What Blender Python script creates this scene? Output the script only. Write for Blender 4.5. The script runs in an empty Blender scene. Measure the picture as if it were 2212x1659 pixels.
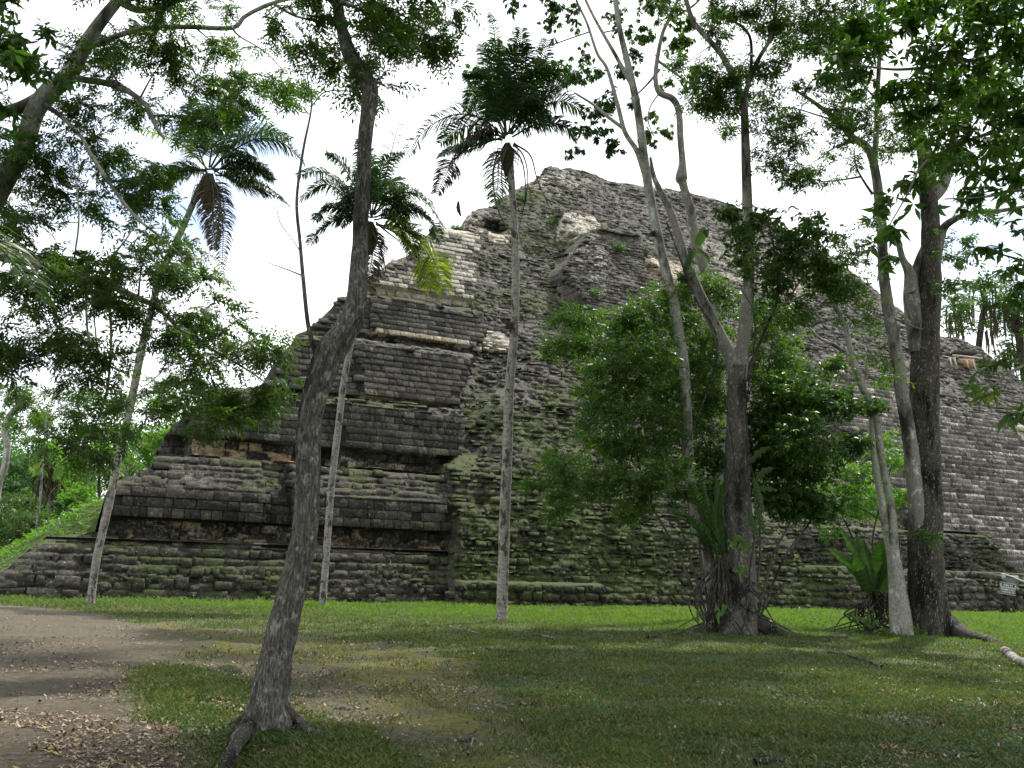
import bpy, math, numpy as np
from mathutils import Matrix, Vector
RS = np.random.RandomState
rg = RS(7)
# ------------------------------------------------------------------ camera, sky, sun, exposure
SC = bpy.context.scene
W0, FPX, HOR, ROLL, EYE = 2212.0, 2000.0, 1210.0, .035, 1.65
pt = math.atan((HOR - 829.5) / FPX); rl = math.atan(ROLL)
FW = np.array([0, math.cos(pt), math.sin(pt)])
R0 = np.array([1., 0, 0]); U0 = np.array([0, -math.sin(pt), math.cos(pt)])
RT = R0 * math.cos(rl) + U0 * math.sin(rl); UP = -R0 * math.sin(rl) + U0 * math.cos(rl)
EY = np.array([0, 0, EYE])
cd = bpy.data.cameras.new('camera'); cam = bpy.data.objects.new('camera', cd); SC.collection.objects.link(cam)
cd.sensor_width = 36; cd.lens = FPX / W0 * 36; cd.clip_end = 2000; cd.clip_start = .05
cam.matrix_world = Matrix([[RT[0], UP[0], -FW[0], 0], [RT[1], UP[1], -FW[1], 0], [RT[2], UP[2], -FW[2], EYE], [0, 0, 0, 1]])
SC.camera = cam
SUN_EL, SUN_AZ = 60, 34          # azimuth measured clockwise from +Y (the view direction)
wd = bpy.data.worlds.new('World'); SC.world = wd; wd.use_nodes = True
nt = wd.node_tree; bg = nt.nodes['Background']
sk = nt.nodes.new('ShaderNodeTexSky'); sk.sky_type = 'NISHITA'; sk.sun_disc = False
sk.sun_elevation = math.radians(SUN_EL); sk.sun_rotation = math.radians(SUN_AZ)
tc = nt.nodes.new('ShaderNodeTexCoord'); mp = nt.nodes.new('ShaderNodeMapping'); mp.inputs['Scale'].default_value = (1, 1, 2.2)
nz = nt.nodes.new('ShaderNodeTexNoise'); nz.inputs['Scale'].default_value = 2.3; nz.inputs['Detail'].default_value = 7
cr = nt.nodes.new('ShaderNodeValToRGB'); cr.color_ramp.elements[0].position = .35; cr.color_ramp.elements[1].position = .50
mx = nt.nodes.new('ShaderNodeMix'); mx.data_type = 'RGBA'; mx.inputs['B'].default_value = (7.6, 7.8, 8.1, 1)
nt.links.new(tc.outputs['Generated'], mp.inputs[0]); nt.links.new(mp.outputs[0], nz.inputs[0]); nt.links.new(nz.outputs[0], cr.inputs[0])
nt.links.new(cr.outputs[0], mx.inputs['Factor']); nt.links.new(sk.outputs[0], mx.inputs['A']); nt.links.new(mx.outputs['Result'], bg.inputs[0])
bg.inputs[1].default_value = .15
sl = bpy.data.lights.new('sun', 'SUN'); sl.energy = 4.2; sl.angle = math.radians(2.0); sl.color = (1, .95, .86)
so = bpy.data.objects.new('sun', sl); SC.collection.objects.link(so)
e, a_ = math.radians(SUN_EL), math.radians(SUN_AZ)
SUNV = Vector((math.sin(a_) * math.cos(e), math.cos(a_) * math.cos(e), math.sin(e)))
so.rotation_euler = (-SUNV).to_track_quat('-Z', 'Y').to_euler()
SC.view_settings.view_transform = 'Standard'; SC.view_settings.look = 'None'
SC.view_settings.gamma = 1; SC.view_settings.exposure = 0.75
SC.cycles.max_bounces = 6; SC.cycles.transparent_max_bounces = 4
# ------------------------------------------------------------------ helpers: pixels (2212 wide) to world
def ray(px, py): return FW + RT * (px - 1106) / FPX - UP * (py - 829.5) / FPX
def at(px, py, Y):
    d = ray(px, py); return EY + d * (Y / d[1])
def gnd(px, py, z=0.):
    d = ray(px, py); return EY + d * ((z - EYE) / d[2])
def ppm(Y): return Y / FPX           # metres per pixel at depth Y
# noise
_T = RS(3).rand(256, 256)
def n2(x, y, s=0):
    x = np.asarray(x, float) + s * 17.31; y = np.asarray(y, float) + s * 9.77
    xi = np.floor(x).astype(int); yi = np.floor(y).astype(int); fx = x - xi; fy = y - yi
    fx = fx * fx * (3 - 2 * fx); fy = fy * fy * (3 - 2 * fy)
    g = lambda i, j: _T[i & 255, j & 255]
    return (g(xi, yi) * (1 - fx) + g(xi + 1, yi) * fx) * (1 - fy) + (g(xi, yi + 1) * (1 - fx) + g(xi + 1, yi + 1) * fx) * fy
def fbm(x, y, s=0, o=4):
    v = 0; a = .5; t = 0
    for k in range(o):
        v = v + a * n2(np.asarray(x) * 2 ** k, np.asarray(y) * 2 ** k, s + k * 3.1); t += a; a *= .5
    return v / t
def sst(a, b, x):
    t = np.clip((x - a) / (b - a), 0, 1); return t * t * (3 - 2 * t)
def inpoly(X, Y, P):
    r = np.zeros(np.shape(X), bool); n = len(P)
    for i in range(n):
        x1, y1 = P[i]; x2, y2 = P[(i + 1) % n]
        if y1 == y2: continue
        c = ((y1 > Y) != (y2 > Y)) & (X < (x2 - x1) * (Y - y1) / (y2 - y1) + x1); r ^= c
    return r
# objects
def make(name, V, F, mat, parent=None, attr=None, smooth=False):
    V = np.asarray(V, np.float32).reshape(-1, 3)
    if isinstance(F, np.ndarray): F = [F]
    F = [np.asarray(f, np.int32) for f in F if len(f)]
    me = bpy.data.meshes.new(name); me.vertices.add(len(V)); me.vertices.foreach_set('co', V.ravel())
    L = np.concatenate([f.ravel() for f in F]); me.loops.add(len(L)); me.loops.foreach_set('vertex_index', L)
    tot = np.concatenate([np.full(len(f), f.shape[1], np.int32) for f in F]); st = np.concatenate([[0], np.cumsum(tot)[:-1]]).astype(np.int32)
    me.polygons.add(len(tot)); me.polygons.foreach_set('loop_start', st); me.polygons.foreach_set('loop_total', tot)
    if smooth: me.polygons.foreach_set('use_smooth', np.ones(len(tot), bool))
    for k, v in (attr or {}).items():
        a = me.attributes.new(k, 'FLOAT', 'POINT'); a.data.foreach_set('value', np.asarray(v, np.float32).ravel())
    me.update(calc_edges=True); me.validate()
    me.materials.append(mat)
    o = bpy.data.objects.new(name, me); SC.collection.objects.link(o)
    if parent is not None:
        o.parent = parent; o.matrix_parent_inverse = Matrix.Identity(4)
        o.location = -Vector(parent.location)
    return o
def tag(o, label, cat, group=None, kind=None):
    if label: o['label'] = label
    if cat: o['category'] = cat
    if group: o['group'] = group
    if kind: o['kind'] = kind
    return o
def thing(name, loc, label, cat, group=None):
    o = bpy.data.objects.new(name, None); SC.collection.objects.link(o); o.location = Vector([float(c) for c in loc]); o.empty_display_size = .2
    return tag(o, label, cat, group)
def cat_geo(parts):
    """join (V,F) pairs with equal face size"""
    Vs, Fs, n = [], [], 0
    for V, F in parts:
        V = np.asarray(V).reshape(-1, 3); Vs.append(V); Fs.append(np.asarray(F) + n); n += len(V)
    return np.concatenate(Vs), np.concatenate(Fs)
def spline(P, n):
    P = np.asarray(P, float); m = len(P)
    if m == 2: t = np.linspace(0, 1, n)[:, None]; return P[0] * (1 - t) + P[1] * t
    Q = np.vstack([2 * P[0] - P[1], P, 2 * P[-1] - P[-2]]); out = []
    for t in np.linspace(0, m - 1, n):
        i = min(int(t), m - 2); f = t - i; a, b, c, d = Q[i:i + 4]
        out.append(.5 * (2 * b + (c - a) * f + (2 * a - 5 * b + 4 * c - d) * f * f + (3 * b - a - 3 * c + d) * f ** 3))
    return np.array(out)
def tube(P, r, seg=8, n=None, furrow=0, fk=6, flare=None, ring=0, seed=0, knots=0):
    """P polyline (m,3), r radii; returns V,F; furrow: bark ridges; ring: palm rings"""
    P = np.asarray(P, float); r = np.asarray(r, float)
    if n is None: n = len(P) * 4
    D = np.column_stack([P, r]); S = spline(D, n); C = S[:, :3]; R = np.maximum(S[:, 3], .001)
    T = np.gradient(C, axis=0); T /= np.linalg.norm(T, axis=1)[:, None] + 1e-9
    ref = np.array([0, 1., 0]) if abs(T[0, 1]) < .9 else np.array([1., 0, 0])
    A = np.zeros_like(C); prev = ref
    for i in range(n):
        x = prev - T[i] * np.dot(prev, T[i]); x /= np.linalg.norm(x) + 1e-9; A[i] = x; prev = x
    B = np.cross(T, A)
    th = np.linspace(0, 2 * np.pi, seg, endpoint=False)[None]; ln = np.concatenate([[0], np.cumsum(np.linalg.norm(np.diff(C, axis=0), axis=1))])[:, None]
    rad = R[:, None] * np.ones((1, seg))
    if furrow:
        cx, cy = np.cos(th) * fk * .5, np.sin(th) * fk * .5
        f = fbm(cx * 3 + ln * .3 + 20, cy * 3 + ln * 1.1 + 20, seed, 3); f2 = n2(cx * 8 + 50, cy * 8 + ln * 4 + 50, seed)
        rad = rad * (1 + (f - .5) * .16) - furrow * (1 - np.abs(2 * f2 - 1)) * 1.0
    if knots: rad = rad * (1 + knots * (fbm(np.cos(th) * 1.2 + 9, np.sin(th) * 1.2 + ln * 1.6, seed + 5, 2) - .5))
    if flare:
        h0, amt, lob, ph = flare; rad = rad * (1 + amt * np.exp(-ln / h0) * (.55 + .45 * np.cos(lob * th + ph) + .3 * np.cos((lob + 2) * th + 1)))
    if ring:
        q = (ln / ring) % 1; rad = rad * (1 + .07 * (q < .12))
    V = C[:, None] + rad[..., None] * (np.cos(th)[..., None] * A[:, None] + np.sin(th)[..., None] * B[:, None])
    i = np.arange(n - 1)[:, None] * seg; j = np.arange(seg)[None]; j2 = (j + 1) % seg
    F = np.stack([i + j, i + j2, i + seg + j2, i + seg + j], -1).reshape(-1, 4)
    return V.reshape(-1, 3), F
# ------------------------------------------------------------------ materials
def mat(name):
    m = bpy.data.materials.new(name); m.use_nodes = True; t = m.node_tree; b = t.nodes['Principled BSDF']; b.inputs['Specular IOR Level'].default_value = .25
    return m, t, b
class G:
    """tiny node helper"""
    def __init__(s, t): s.t = t
    def n(s, k, **kw):
        x = s.t.nodes.new('ShaderNode' + k)
        for a, v in kw.items():
            if a in ('operation', 'data_type', 'blend_type', 'attribute_name', 'feature', 'distance'): setattr(x, a, v)
            else: x.inputs[a.replace('_', ' ')].default_value = v
        return x
    def l(s, a, b): s.t.links.new(a, b); return s
    def coord(s, sc=(1, 1, 1)):
        c = s.n('TexCoord'); m = s.n('Mapping'); m.inputs['Scale'].default_value = sc; s.l(c.outputs['Object'], m.inputs[0]); return m.outputs[0]
    def noise(s, v, sc, det=5, rough=.6):
        x = s.n('TexNoise', Scale=sc, Detail=det, Roughness=rough)
        if v is not None: s.l(v, x.inputs[0])
        return x.outputs[0]
    def ramp(s, f, st):
        r = s.n('ValToRGB'); e = r.color_ramp.elements
        while len(e) < len(st): e.new(.5)
        for k, (p, c) in enumerate(st): e[k].position = p; e[k].color = (c if len(c) == 4 else (*c, 1)) if not isinstance(c, (int, float)) else (c, c, c, 1)
        s.l(f, r.inputs[0]); return r.outputs[0]
    def mix(s, f, a, b, mode='MIX'):
        m = s.n('Mix', data_type='RGBA', blend_type=mode)
        for v, k in ((f, 'Factor'), (a, 'A'), (b, 'B')):
            if isinstance(v, (tuple, list)): m.inputs[k].default_value = (*v, 1)[:4]
            elif isinstance(v, (int, float)): m.inputs[k].default_value = v
            else: s.l(v, m.inputs[k])
        return m.outputs['Result']
    def math(s, op, a, b=None, c=None):
        m = s.n('Math', operation=op)
        for i, v in enumerate((a, b, c)):
            if v is None: continue
            if isinstance(v, (int, float)): m.inputs[i].default_value = v
            else: s.l(v, m.inputs[i])
        return m.outputs[0]
    def attr(s, nm): return s.n('Attribute', attribute_name=nm).outputs['Fac']
    def bump(s, b, h, st=.5, d=.02):
        x = s.n('Bump', Strength=st, Distance=d); s.l(h, x.inputs['Height']); s.l(x.outputs[0], b.inputs['Normal'])
def leaf_mat(name, c0, c1, c2, trans=.35, rough=.42, tr_col=None):
    m, t, b = mat(name); g = G(t); a = g.attr('rnd'); col = g.ramp(a, [(0, c0), (.55, c1), (.93, c1), (1, c2)])
    g.l(col, b.inputs['Base Color']); b.inputs['Roughness'].default_value = rough; b.inputs['Specular IOR Level'].default_value = .26
    tb = g.n('BsdfTranslucent'); tcx = g.mix(1., col, tr_col or (1.5, 1.9, .55), 'MULTIPLY'); g.l(tcx, tb.inputs[0])
    ms = g.n('MixShader'); ms.inputs[0].default_value = trans
    g.l(b.outputs[0], ms.inputs[1]).l(tb.outputs[0], ms.inputs[2]).l(ms.outputs[0], t.nodes['Material Output'].inputs[0])
    return m
LF = {
 'mid': leaf_mat('leaf_mid', (.026, .050, .014), (.062, .108, .028), (.17, .20, .04), .42),
 'dark': leaf_mat('leaf_dark', (.020, .046, .012), (.048, .096, .022), (.11, .15, .03), .40),
 'bright': leaf_mat('leaf_bright', (.028, .062, .013), (.068, .125, .026), (.19, .22, .045), .42),
 'blue': leaf_mat('leaf_bluegreen', (.020, .046, .018), (.042, .085, .030), (.09, .14, .04), .35, .38),
 'lime': leaf_mat('leaf_lime', (.06, .13, .02), (.11, .21, .035), (.25, .30, .06), .45),
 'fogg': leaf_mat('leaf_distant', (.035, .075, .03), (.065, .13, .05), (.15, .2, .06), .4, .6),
 'palm': leaf_mat('palm_green', (.016, .038, .014), (.034, .072, .024), (.08, .13, .03), .32, .36),
 'yellow': leaf_mat('palm_yellow', (.10, .14, .015), (.20, .23, .02), (.42, .34, .03), .45, .4),
 'dead': leaf_mat('palm_dead', (.030, .026, .014), (.072, .060, .030), (.15, .12, .06), .2, .7, (1.2, 1, .7)),
}
def bark_mat(name, cd_, cl, lich, vs=(3, 3, .9), lic=.58, moss=None, scale=6, bd=.02, lsc=1.1, fis=0, fleck=0):
    m, t, b = mat(name); g = G(t); v = g.coord(vs)
    n = g.noise(v, scale * 3, 8, .65); col = g.ramp(n, [(.32, cd_), (.62, cl)])
    v2 = g.coord((1, 1, .7)); l = g.ramp(g.noise(v2, scale * lsc, 6, .7), [(lic - .03, 0.), (lic + .03, 1.)]); col = g.mix(l, col, lich)
    dk = g.ramp(g.noise(g.coord((1, 1, .35)), 1.9, 4), [(.50, 0.), (.62, 1.)]); col = g.mix(dk, col, tuple(x * .35 for x in cd_))
    if fis:
        fn = g.noise(g.coord((10, 10, 1.9)), 5, 4, .6); fl_ = g.ramp(fn, [(.40, 1.), (.50, 0.)]); col = g.mix(g.math('MULTIPLY', fl_, fis), col, tuple(x * .3 for x in cd_)); n = g.math('SUBTRACT', n, g.math('MULTIPLY', fl_, .9))
    if fleck: col = g.mix(g.ramp(g.noise(g.coord((14, 14, 4)), 2.2, 4, .7), [(.60, 0.), (.64, fleck)]), col, (.42, .41, .37))
    if moss: col = g.mix(g.ramp(g.noise(v2, 2.4, 6, .7), [(.55, 0.), (.66, .8)]), col, moss)
    g.l(col, b.inputs['Base Color']); b.inputs['Roughness'].default_value = .9; g.bump(b, n, .7, bd)
    return m
BK = {
 'front': bark_mat('bark_furrowed', (.050, .046, .038), (.185, .174, .146), (.31, .31, .28), (4, 4, 1.7), .59, None, 6, .035, 1.5, .5, .4),
 'pale': bark_mat('bark_pale', (.17, .16, .135), (.37, .36, .31), (.50, .51, .47), (2, 2, 1.6), .60, (.05, .06, .03), 4, .008),
 'dark': bark_mat('bark_dark', (.028, .024, .019), (.105, .092, .072), (.26, .26, .23), (5, 5, .7), .63, (.035, .04, .018), 6, .03, 1.1, .55, .8),
 'grey': bark_mat('bark_grey', (.09, .082, .068), (.26, .245, .21), (.40, .41, .38), (3, 3, 1), .6, None, 5, .01),
 'twig': bark_mat('bark_twig', (.05, .04, .03), (.12, .10, .08), (.2, .2, .18), (3, 3, 1), .7, None, 8, .004),
}
def palm_bark():
    m, t, b = mat('bark_palm'); g = G(t); v = g.coord((1, 1, 1))
    sep = g.n('SeparateXYZ'); g.l(v, sep.inputs[0]); w = g.math('MULTIPLY', sep.outputs[2], 5.2); nn = g.noise(v, 1.5, 3); w = g.math('ADD', w, g.math('MULTIPLY', nn, 1.6))
    fr = g.math('FRACT', w); ring = g.ramp(fr, [(0., 1.), (.10, 0.), (.93, 0.), (1., 1.)])
    n = g.noise(g.coord((1, 1, 2)), 9, 7, .7); col = g.ramp(n, [(.35, (.13, .12, .10)), (.6, (.30, .285, .25))])
    col = g.mix(g.math('MULTIPLY', ring, .55), col, (.09, .08, .065))
    pl = g.ramp(g.noise(g.coord((1.5, 1.5, .7)), 3.2, 7, .75), [(.53, 0.), (.57, 1.)]); col = g.mix(pl, col, (.045, .045, .03))
    pl2 = g.ramp(g.noise(g.coord((1, 1, .8)), 7, 6, .7), [(.62, 0.), (.66, 1.)]); col = g.mix(pl2, col, (.40, .40, .36))
    g.l(col, b.inputs['Base Color']); b.inputs['Roughness'].default_value = .85; g.bump(b, n, .5, .008); return m
BK['palm'] = palm_bark()
def stone_mat():
    m, t, b = mat('weathered_limestone'); g = G(t); v = g.coord()
    st = g.attr('stone'); pale = g.attr('pale'); lite = g.attr('lite'); moss = g.attr('moss'); buff = g.attr('buff')
    n1 = g.noise(v, 1.1, 8, .68); n2_ = g.noise(v, 9, 8, .7); n3 = g.noise(v, 30, 5, .7)
    mixn = g.math('ADD', g.math('MULTIPLY', n1, .35), g.math('MULTIPLY', n2_, .65))
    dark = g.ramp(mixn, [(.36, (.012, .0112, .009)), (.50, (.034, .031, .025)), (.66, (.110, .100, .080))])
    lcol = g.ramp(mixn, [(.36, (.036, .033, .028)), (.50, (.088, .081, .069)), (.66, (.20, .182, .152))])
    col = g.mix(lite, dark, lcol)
    sv = g.math('ADD', .45, g.math('MULTIPLY', st, 1.1)); cv = g.n('CombineXYZ')
    for i in range(3): g.l(sv, cv.inputs[i])
    col = g.mix(1., col, cv.outputs[0], 'MULTIPLY')
    pc = g.ramp(n2_, [(.32, (.20, .18, .14)), (.52, (.48, .44, .36)), (.7, (.66, .62, .52))]); pcb = g.ramp(n2_, [(.32, (.16, .10, .06)), (.6, (.48, .36, .22))])
    pc = g.mix(buff, pc, pcb)
    pf = g.math('MULTIPLY', pale, 1.); pf = g.ramp(g.math('ADD', pf, g.math('MULTIPLY', g.math('SUBTRACT', g.noise(v, 4.5, 7, .75), .5), 1.3)), [(.38, 0.), (.72, .92)]); col = g.mix(pf, col, pc)
    sp = g.ramp(g.noise(v, 13, 4, .65), [(.63, 0.), (.67, 1.)]); spm = g.ramp(n1, [(.42, 0.), (.60, 1.)]); col = g.mix(g.math('MULTIPLY', sp, spm), col, (.42, .40, .35))
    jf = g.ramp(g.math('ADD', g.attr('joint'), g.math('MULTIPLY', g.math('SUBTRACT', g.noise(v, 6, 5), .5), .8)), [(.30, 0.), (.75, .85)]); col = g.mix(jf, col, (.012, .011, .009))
    geo = g.n('NewGeometry'); sx = g.n('SeparateXYZ'); g.l(geo.outputs['Normal'], sx.inputs[0])
    mf = g.math('ADD', g.math('MULTIPLY', sx.outputs[2], .8), g.math('MULTIPLY', g.math('SUBTRACT', g.noise(v, 2.2, 8, .75), .5), 2.6)); mf = g.math('ADD', mf, g.math('MULTIPLY', moss, .9))
    mf = g.ramp(mf, [(.84, 0.), (1.22, .88)]); mc = g.ramp(n3, [(.35, (.020, .027, .009)), (.65, (.075, .098, .024))]); col = g.mix(mf, col, mc)
    g.l(col, b.inputs['Base Color']); b.inputs['Roughness'].default_value = .93
    h = g.math('ADD', g.math('MULTIPLY', n2_, .7), g.math('MULTIPLY', n3, .3)); g.bump(b, h, .9, .07); return m
STONE = stone_mat()
# ------------------------------------------------------------------ ground
PATH_PX = [(-900, 1302), (0, 1306), (200, 1322), (330, 1350), (400, 1380), (380, 1415), (330, 1440), (285, 1462), (278, 1500), (330, 1560), (390, 1600), (430, 1659), (470, 1900), (-900, 1900)]
DIRT_PX = [(330, 1340), (560, 1366), (760, 1385), (900, 1400), (1010, 1440), (1060, 1490), (1110, 1545), (1180, 1590), (1250, 1640), (1330, 1900), (900, 1900), (830, 1659), (760, 1595), (650, 1545), (560, 1490), (440, 1440), (330, 1430)]
MOSS_PX = [(330, 1345), (430, 1352), (560, 1370), (760, 1385), (900, 1405), (1010, 1450), (1060, 1500), (1110, 1560), (1150, 1659), (1100, 1900), (900, 1659), (840, 1560), (800, 1480), (660, 1430), (520, 1415), (400, 1400)]
def wpoly(P): return [tuple(gnd(x, y)[:2]) for x, y in P]
PATH, DIRT, MOSS = wpoly(PATH_PX), wpoly(DIRT_PX), wpoly(MOSS_PX)
def gh(x, y):
    x = np.asarray(x, float); y = np.asarray(y, float); near = sst(60, 30, y)
    h = .10 * (fbm(x * .5, y * .5, 1, 3) - .5) * near + .035 * (fbm(x * 3, y * 3, 2, 3) - .5) * near
    h = h + .10 * np.exp(-((x + 1.9) ** 2 / 1.6 + (y - 8.4) ** 2 / .9)) * near
    md = np.exp(-np.minimum(x + 15, 0) ** 2 / (2 * 2.9 ** 2)) * sst(31.5, 36.5, y) * (x < -8); h = h + 3.5 * md
    return h
def masks(x, y):
    wx = x + .5 * (fbm(x * 1.6, y * 1.6, 5) - .5); wy = y + .9 * (fbm(x * 1.6, y * 1.6, 6) - .5)
    p = inpoly(wx, wy, PATH); d = inpoly(wx, wy, DIRT) & ~p; m = inpoly(wx, wy, MOSS)
    return p, d, m
def ground_mat():
    m, t, b = mat('ground_soil'); g = G(t); v = g.coord()
    n = g.noise(v, 14, 8, .72); nb = g.noise(v, 1.3, 6, .6); nf = g.noise(v, 70, 4, .7)
    gc = g.ramp(g.math('ADD', g.math('MULTIPLY', n, .5), g.math('MULTIPLY', nf, .5)), [(.36, (.026, .036, .012)), (.50, (.055, .082, .021)), (.64, (.105, .135, .04))])
    gc = g.mix(g.ramp(nb, [(.52, 0.), (.68, .65)]), gc, (.060, .055, .032))
    dc = g.ramp(n, [(.32, (.045, .037, .027)), (.5, (.106, .090, .060)), (.7, (.18, .152, .112))]); dc = g.mix(g.ramp(nb, [(.45, 0.), (.62, .6)]), dc, (.080, .064, .044))
    mc = g.ramp(n, [(.34, (.045, .048, .010)), (.6, (.15, .150, .028))]); mc = g.mix(g.ramp(g.noise(v, 3.2, 6, .7), [(.50, 0.), (.66, .55)]), mc, (.11, .095, .065))
    col = g.mix(g.attr('path'), gc, dc); col = g.mix(g.attr('mossy'), col, mc)
    g.l(col, b.inputs['Base Color']); b.inputs['Roughness'].default_value = .95; g.bump(b, g.math('ADD', n, g.math('MULTIPLY', nf, .5)), .9, .05); return m
GM = ground_mat()
RJ = RS(8)
xs = np.concatenate([np.linspace(-600, -30, 24)[:-1], np.arange(-30, 36, .12), np.linspace(36, 600, 24)])
ys = np.concatenate([np.linspace(-300, 4, 20)[:-1], np.arange(4, 16, .08), np.arange(16, 46, .16), np.linspace(46, 1000, 40)])
X, Y = np.meshgrid(xs, ys); Zg = gh(X, Y); p, d, m = masks(X + RJ.normal(0, .14, X.shape), Y + RJ.normal(0, .2, X.shape)); Zg = Zg + (m | d) * .16 * (fbm(X * 1.7, Y * 1.7, 77, 4) - .5)
def grid_faces(nr, nc):
    i = np.arange(nr - 1)[:, None] * nc; j = np.arange(nc - 1)[None]
    return np.stack([i + j, i + j + 1, i + nc + j + 1, i + nc + j], -1).reshape(-1, 4)
pm = p * 1. + (d & ~p) * .85
go = make('ground', np.stack([X, Y, Zg], -1), grid_faces(*X.shape), GM, None, {'path': pm, 'mossy': (m & (fbm(X * 2, Y * 2, 9) > .42)) * .9}, True)
tag(go, 'grassy ground with bare dirt path and mossy patches', 'ground', kind='structure')
# ------------------------------------------------------------------ pyramid (one field over length a and height z, split into parts)
C0 = gnd(0, 1292)[:2]; TH, PH = math.radians(25), math.radians(50)
E1 = np.array([math.cos(TH), math.sin(TH)]); E2 = np.array([-math.sin(TH), math.cos(TH)]); K = math.tan(PH)
def face(px, py):
    d = ray(px, py); q = EY[:2] - C0; t = (EY[2] - K * np.dot(q, E2)) / (K * np.dot(d[:2], E2) - d[2]); P = EY + t * d
    return np.dot(P[:2] - C0, E1), P[2]
sky = [(-60, 1275), (-20, 1262), (0, 1240), (50, 1200), (100, 1160), (215, 1150), (225, 1075), (245, 1050), (330, 1000), (350, 960), (375, 915), (415, 895), (450, 850), (500, 838), (560, 838), (585, 800), (600, 780), (640, 725), (690, 690), (725, 650), (740, 645), (790, 610), (830, 575), (870, 558), (905, 525), (925, 500), (960, 501), (988, 497), (1012, 462), (1035, 447), (1080, 435), (1105, 412), (1130, 400), (1178, 372), (1182, 360), (1195, 357), (1250, 362), (1330, 385), (1470, 405), (1560, 425), (1640, 458), (1700, 490), (1780, 535), (1830, 570), (1900, 625), (1960, 680), (2030, 724), (2075, 728), (2110, 745), (2160, 782), (2230, 830), (2330, 900), (2420, 990)]
SA = np.array([face(*q) for q in sky]); o_ = np.maximum.accumulate(SA[:, 0] + np.arange(len(SA)) * 1e-4); SA[:, 0] = o_
def grade(a, b, s0, s1):
    out = [a]
    while out[-1] < b: out.append(out[-1] + s0 + (s1 - s0) * (out[-1] - a) / (b - a))
    return np.array(out)
av = grade(SA[0, 0] + .01, 76, .055, .13); zv = grade(-.3, 33.2, .045, .10)
A, Z = np.meshgrid(av, zv)
ztop = np.interp(av, SA[:, 0], SA[:, 1]) + .35 * (fbm(av * 2.2, av * 0 + 3, 4, 3) - .5) + .12 * (n2(np.floor(av / .55), av * 0 + 7, 4) - .5)
# courses and stones
crng = RS(11); ch = crng.uniform(.24, .36, 160); cb = np.concatenate([[-.6], -.6 + np.cumsum(ch)])
def stones(A, Z, cb, L0, seed, wob=.16):
    Zw = Z + wob * (fbm(A * .35, Z * .5, seed, 3) - .5) * 2
    ci = np.clip(np.searchsorted(cb, Zw) - 1, 0, len(cb) - 2); h = cb[ci + 1] - cb[ci]; v = np.clip((Zw - cb[ci]) / h, 0, 1)
    Lc = L0 * (.7 + .7 * _T[ci & 255, 13]); s = A / Lc + _T[ci & 255, 29] * 9 + 1.1 * n2(A * 1.1 / L0 * .5 + ci * 17.3, ci * .5, seed)
    si = np.floor(s).astype(int); u = s - si; r = _T[(si * 7 + seed) & 255, (ci * 13 + si) & 255]; r2 = _T[(si * 3 + 91) & 255, (ci * 5 + 31 + si * 2) & 255]
    e = np.minimum(np.minimum(u, 1 - u) * Lc, np.minimum(v, 1 - v) * h)
    return ci, h, v, r, r2, e, Zw
ci, hh, vv, r1, r2, ed, Zw = stones(A, Z, cb, .50, 1, .13)
ch2 = RS(12).uniform(.13, .24, 320); cb2 = np.concatenate([[-.6], -.6 + np.cumsum(ch2)]); ci2, hh2, vv2, q1, q2, ed2, Zx2 = stones(A, Z, cb2, .33, 5, .20)
cbM = np.arange(-1, 60) * .62; ciM, hM, vM, r1M, r2M, edM, ZwM = stones(A, Z, cbM, .55, 2, .045)
zc = cb[ci]
# tier profile
TP = [(-.5, -.45), (0, 0), (.7, .3), (1.7, 1.15), (1.84, 1.45), (1.88, 2.2), (2.62, 2.2), (2.66, 1.45), (3.7, 1.75), (5.0, 3.5), (5.06, 4.1), (5.12, 4.75), (5.86, 4.7), (5.9, 4.0), (7.7, 4.6), (8.15, 5.6), (8.2, 6.9), (8.24, 7.3), (8.56, 7.25), (8.6, 6.6), (11.1, 8.0), (11.65, 9.1), (11.7, 9.9), (11.74, 10.2), (12.16, 10.15), (12.2, 9.6), (14.2, 10.7), (14.58, 11.7), (14.62, 12.7), (15.36, 12.6), (15.4, 12.15), (20.2, 15.3), (21., 16.6), (21.2, 17.6), (24, 20.0), (33, 27.6)]
tz, tb = np.array(TP).T
zwob = Z + .08 * (fbm(A * .5, Z * 0, 8) - .5)
swm = ((Z > 2.62) & (Z < 3.7)) | ((Z > 5.88) & (Z < 7.7)) | ((Z > 8.58) & (Z < 11.1)) | ((Z > 12.18) & (Z < 14.2)) | ((Z > 15.38) & (Z < 20.3))
zq = Z - (Zw - cb[ci]) + hh * (.5 * vv + .5 * sst(.45 + .3 * r2, 1., vv)) + (r1 - .5) * .34 * hh; lim_t = np.select([Z < 1.86, Z < 5.1, Z < 8.22, Z < 11.72, Z < 14.6], [1.84, 5.05, 8.19, 11.69, 14.58], 40)
bT = np.where(swm | (Z < 0) | (Z > lim_t - .12), np.interp(zwob, tz, tb), np.interp(np.maximum(zq, 0), tz, tb))
def box(a0, a1, z0, z1, s=.08): return sst(a0 - s, a0 + s, A) * sst(a1 + s, a1 - s, A) * sst(z0 - s, z0 + s, Z) * sst(z1 + s, z1 - s, Z)
bT = bT + box(8.0, 9.0, 2.6, 5.0) * .7 + box(-2, 8, 2.6, 3.7) * -.1 + box(9.4, 11.3, 5.0, 8.2) * .6 + box(-2, 5.4, 5.0, 8.2) * .8 + box(-2, 12.7, 8.5, 11.7) * .55 + box(-2, 14., 12.1, 14.6, .2) * .5
bN = np.where(Z < 0, Z * .3, Z / K)
step = lambda st, hgt, v: hgt / K * ((1 - st) * v + st * sst(.45, 1., v))
bS = (Zw - Z) * 0 + np.maximum(zc, 0) / K + step(.15, hh, vv)              # stepped rubble slope
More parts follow.
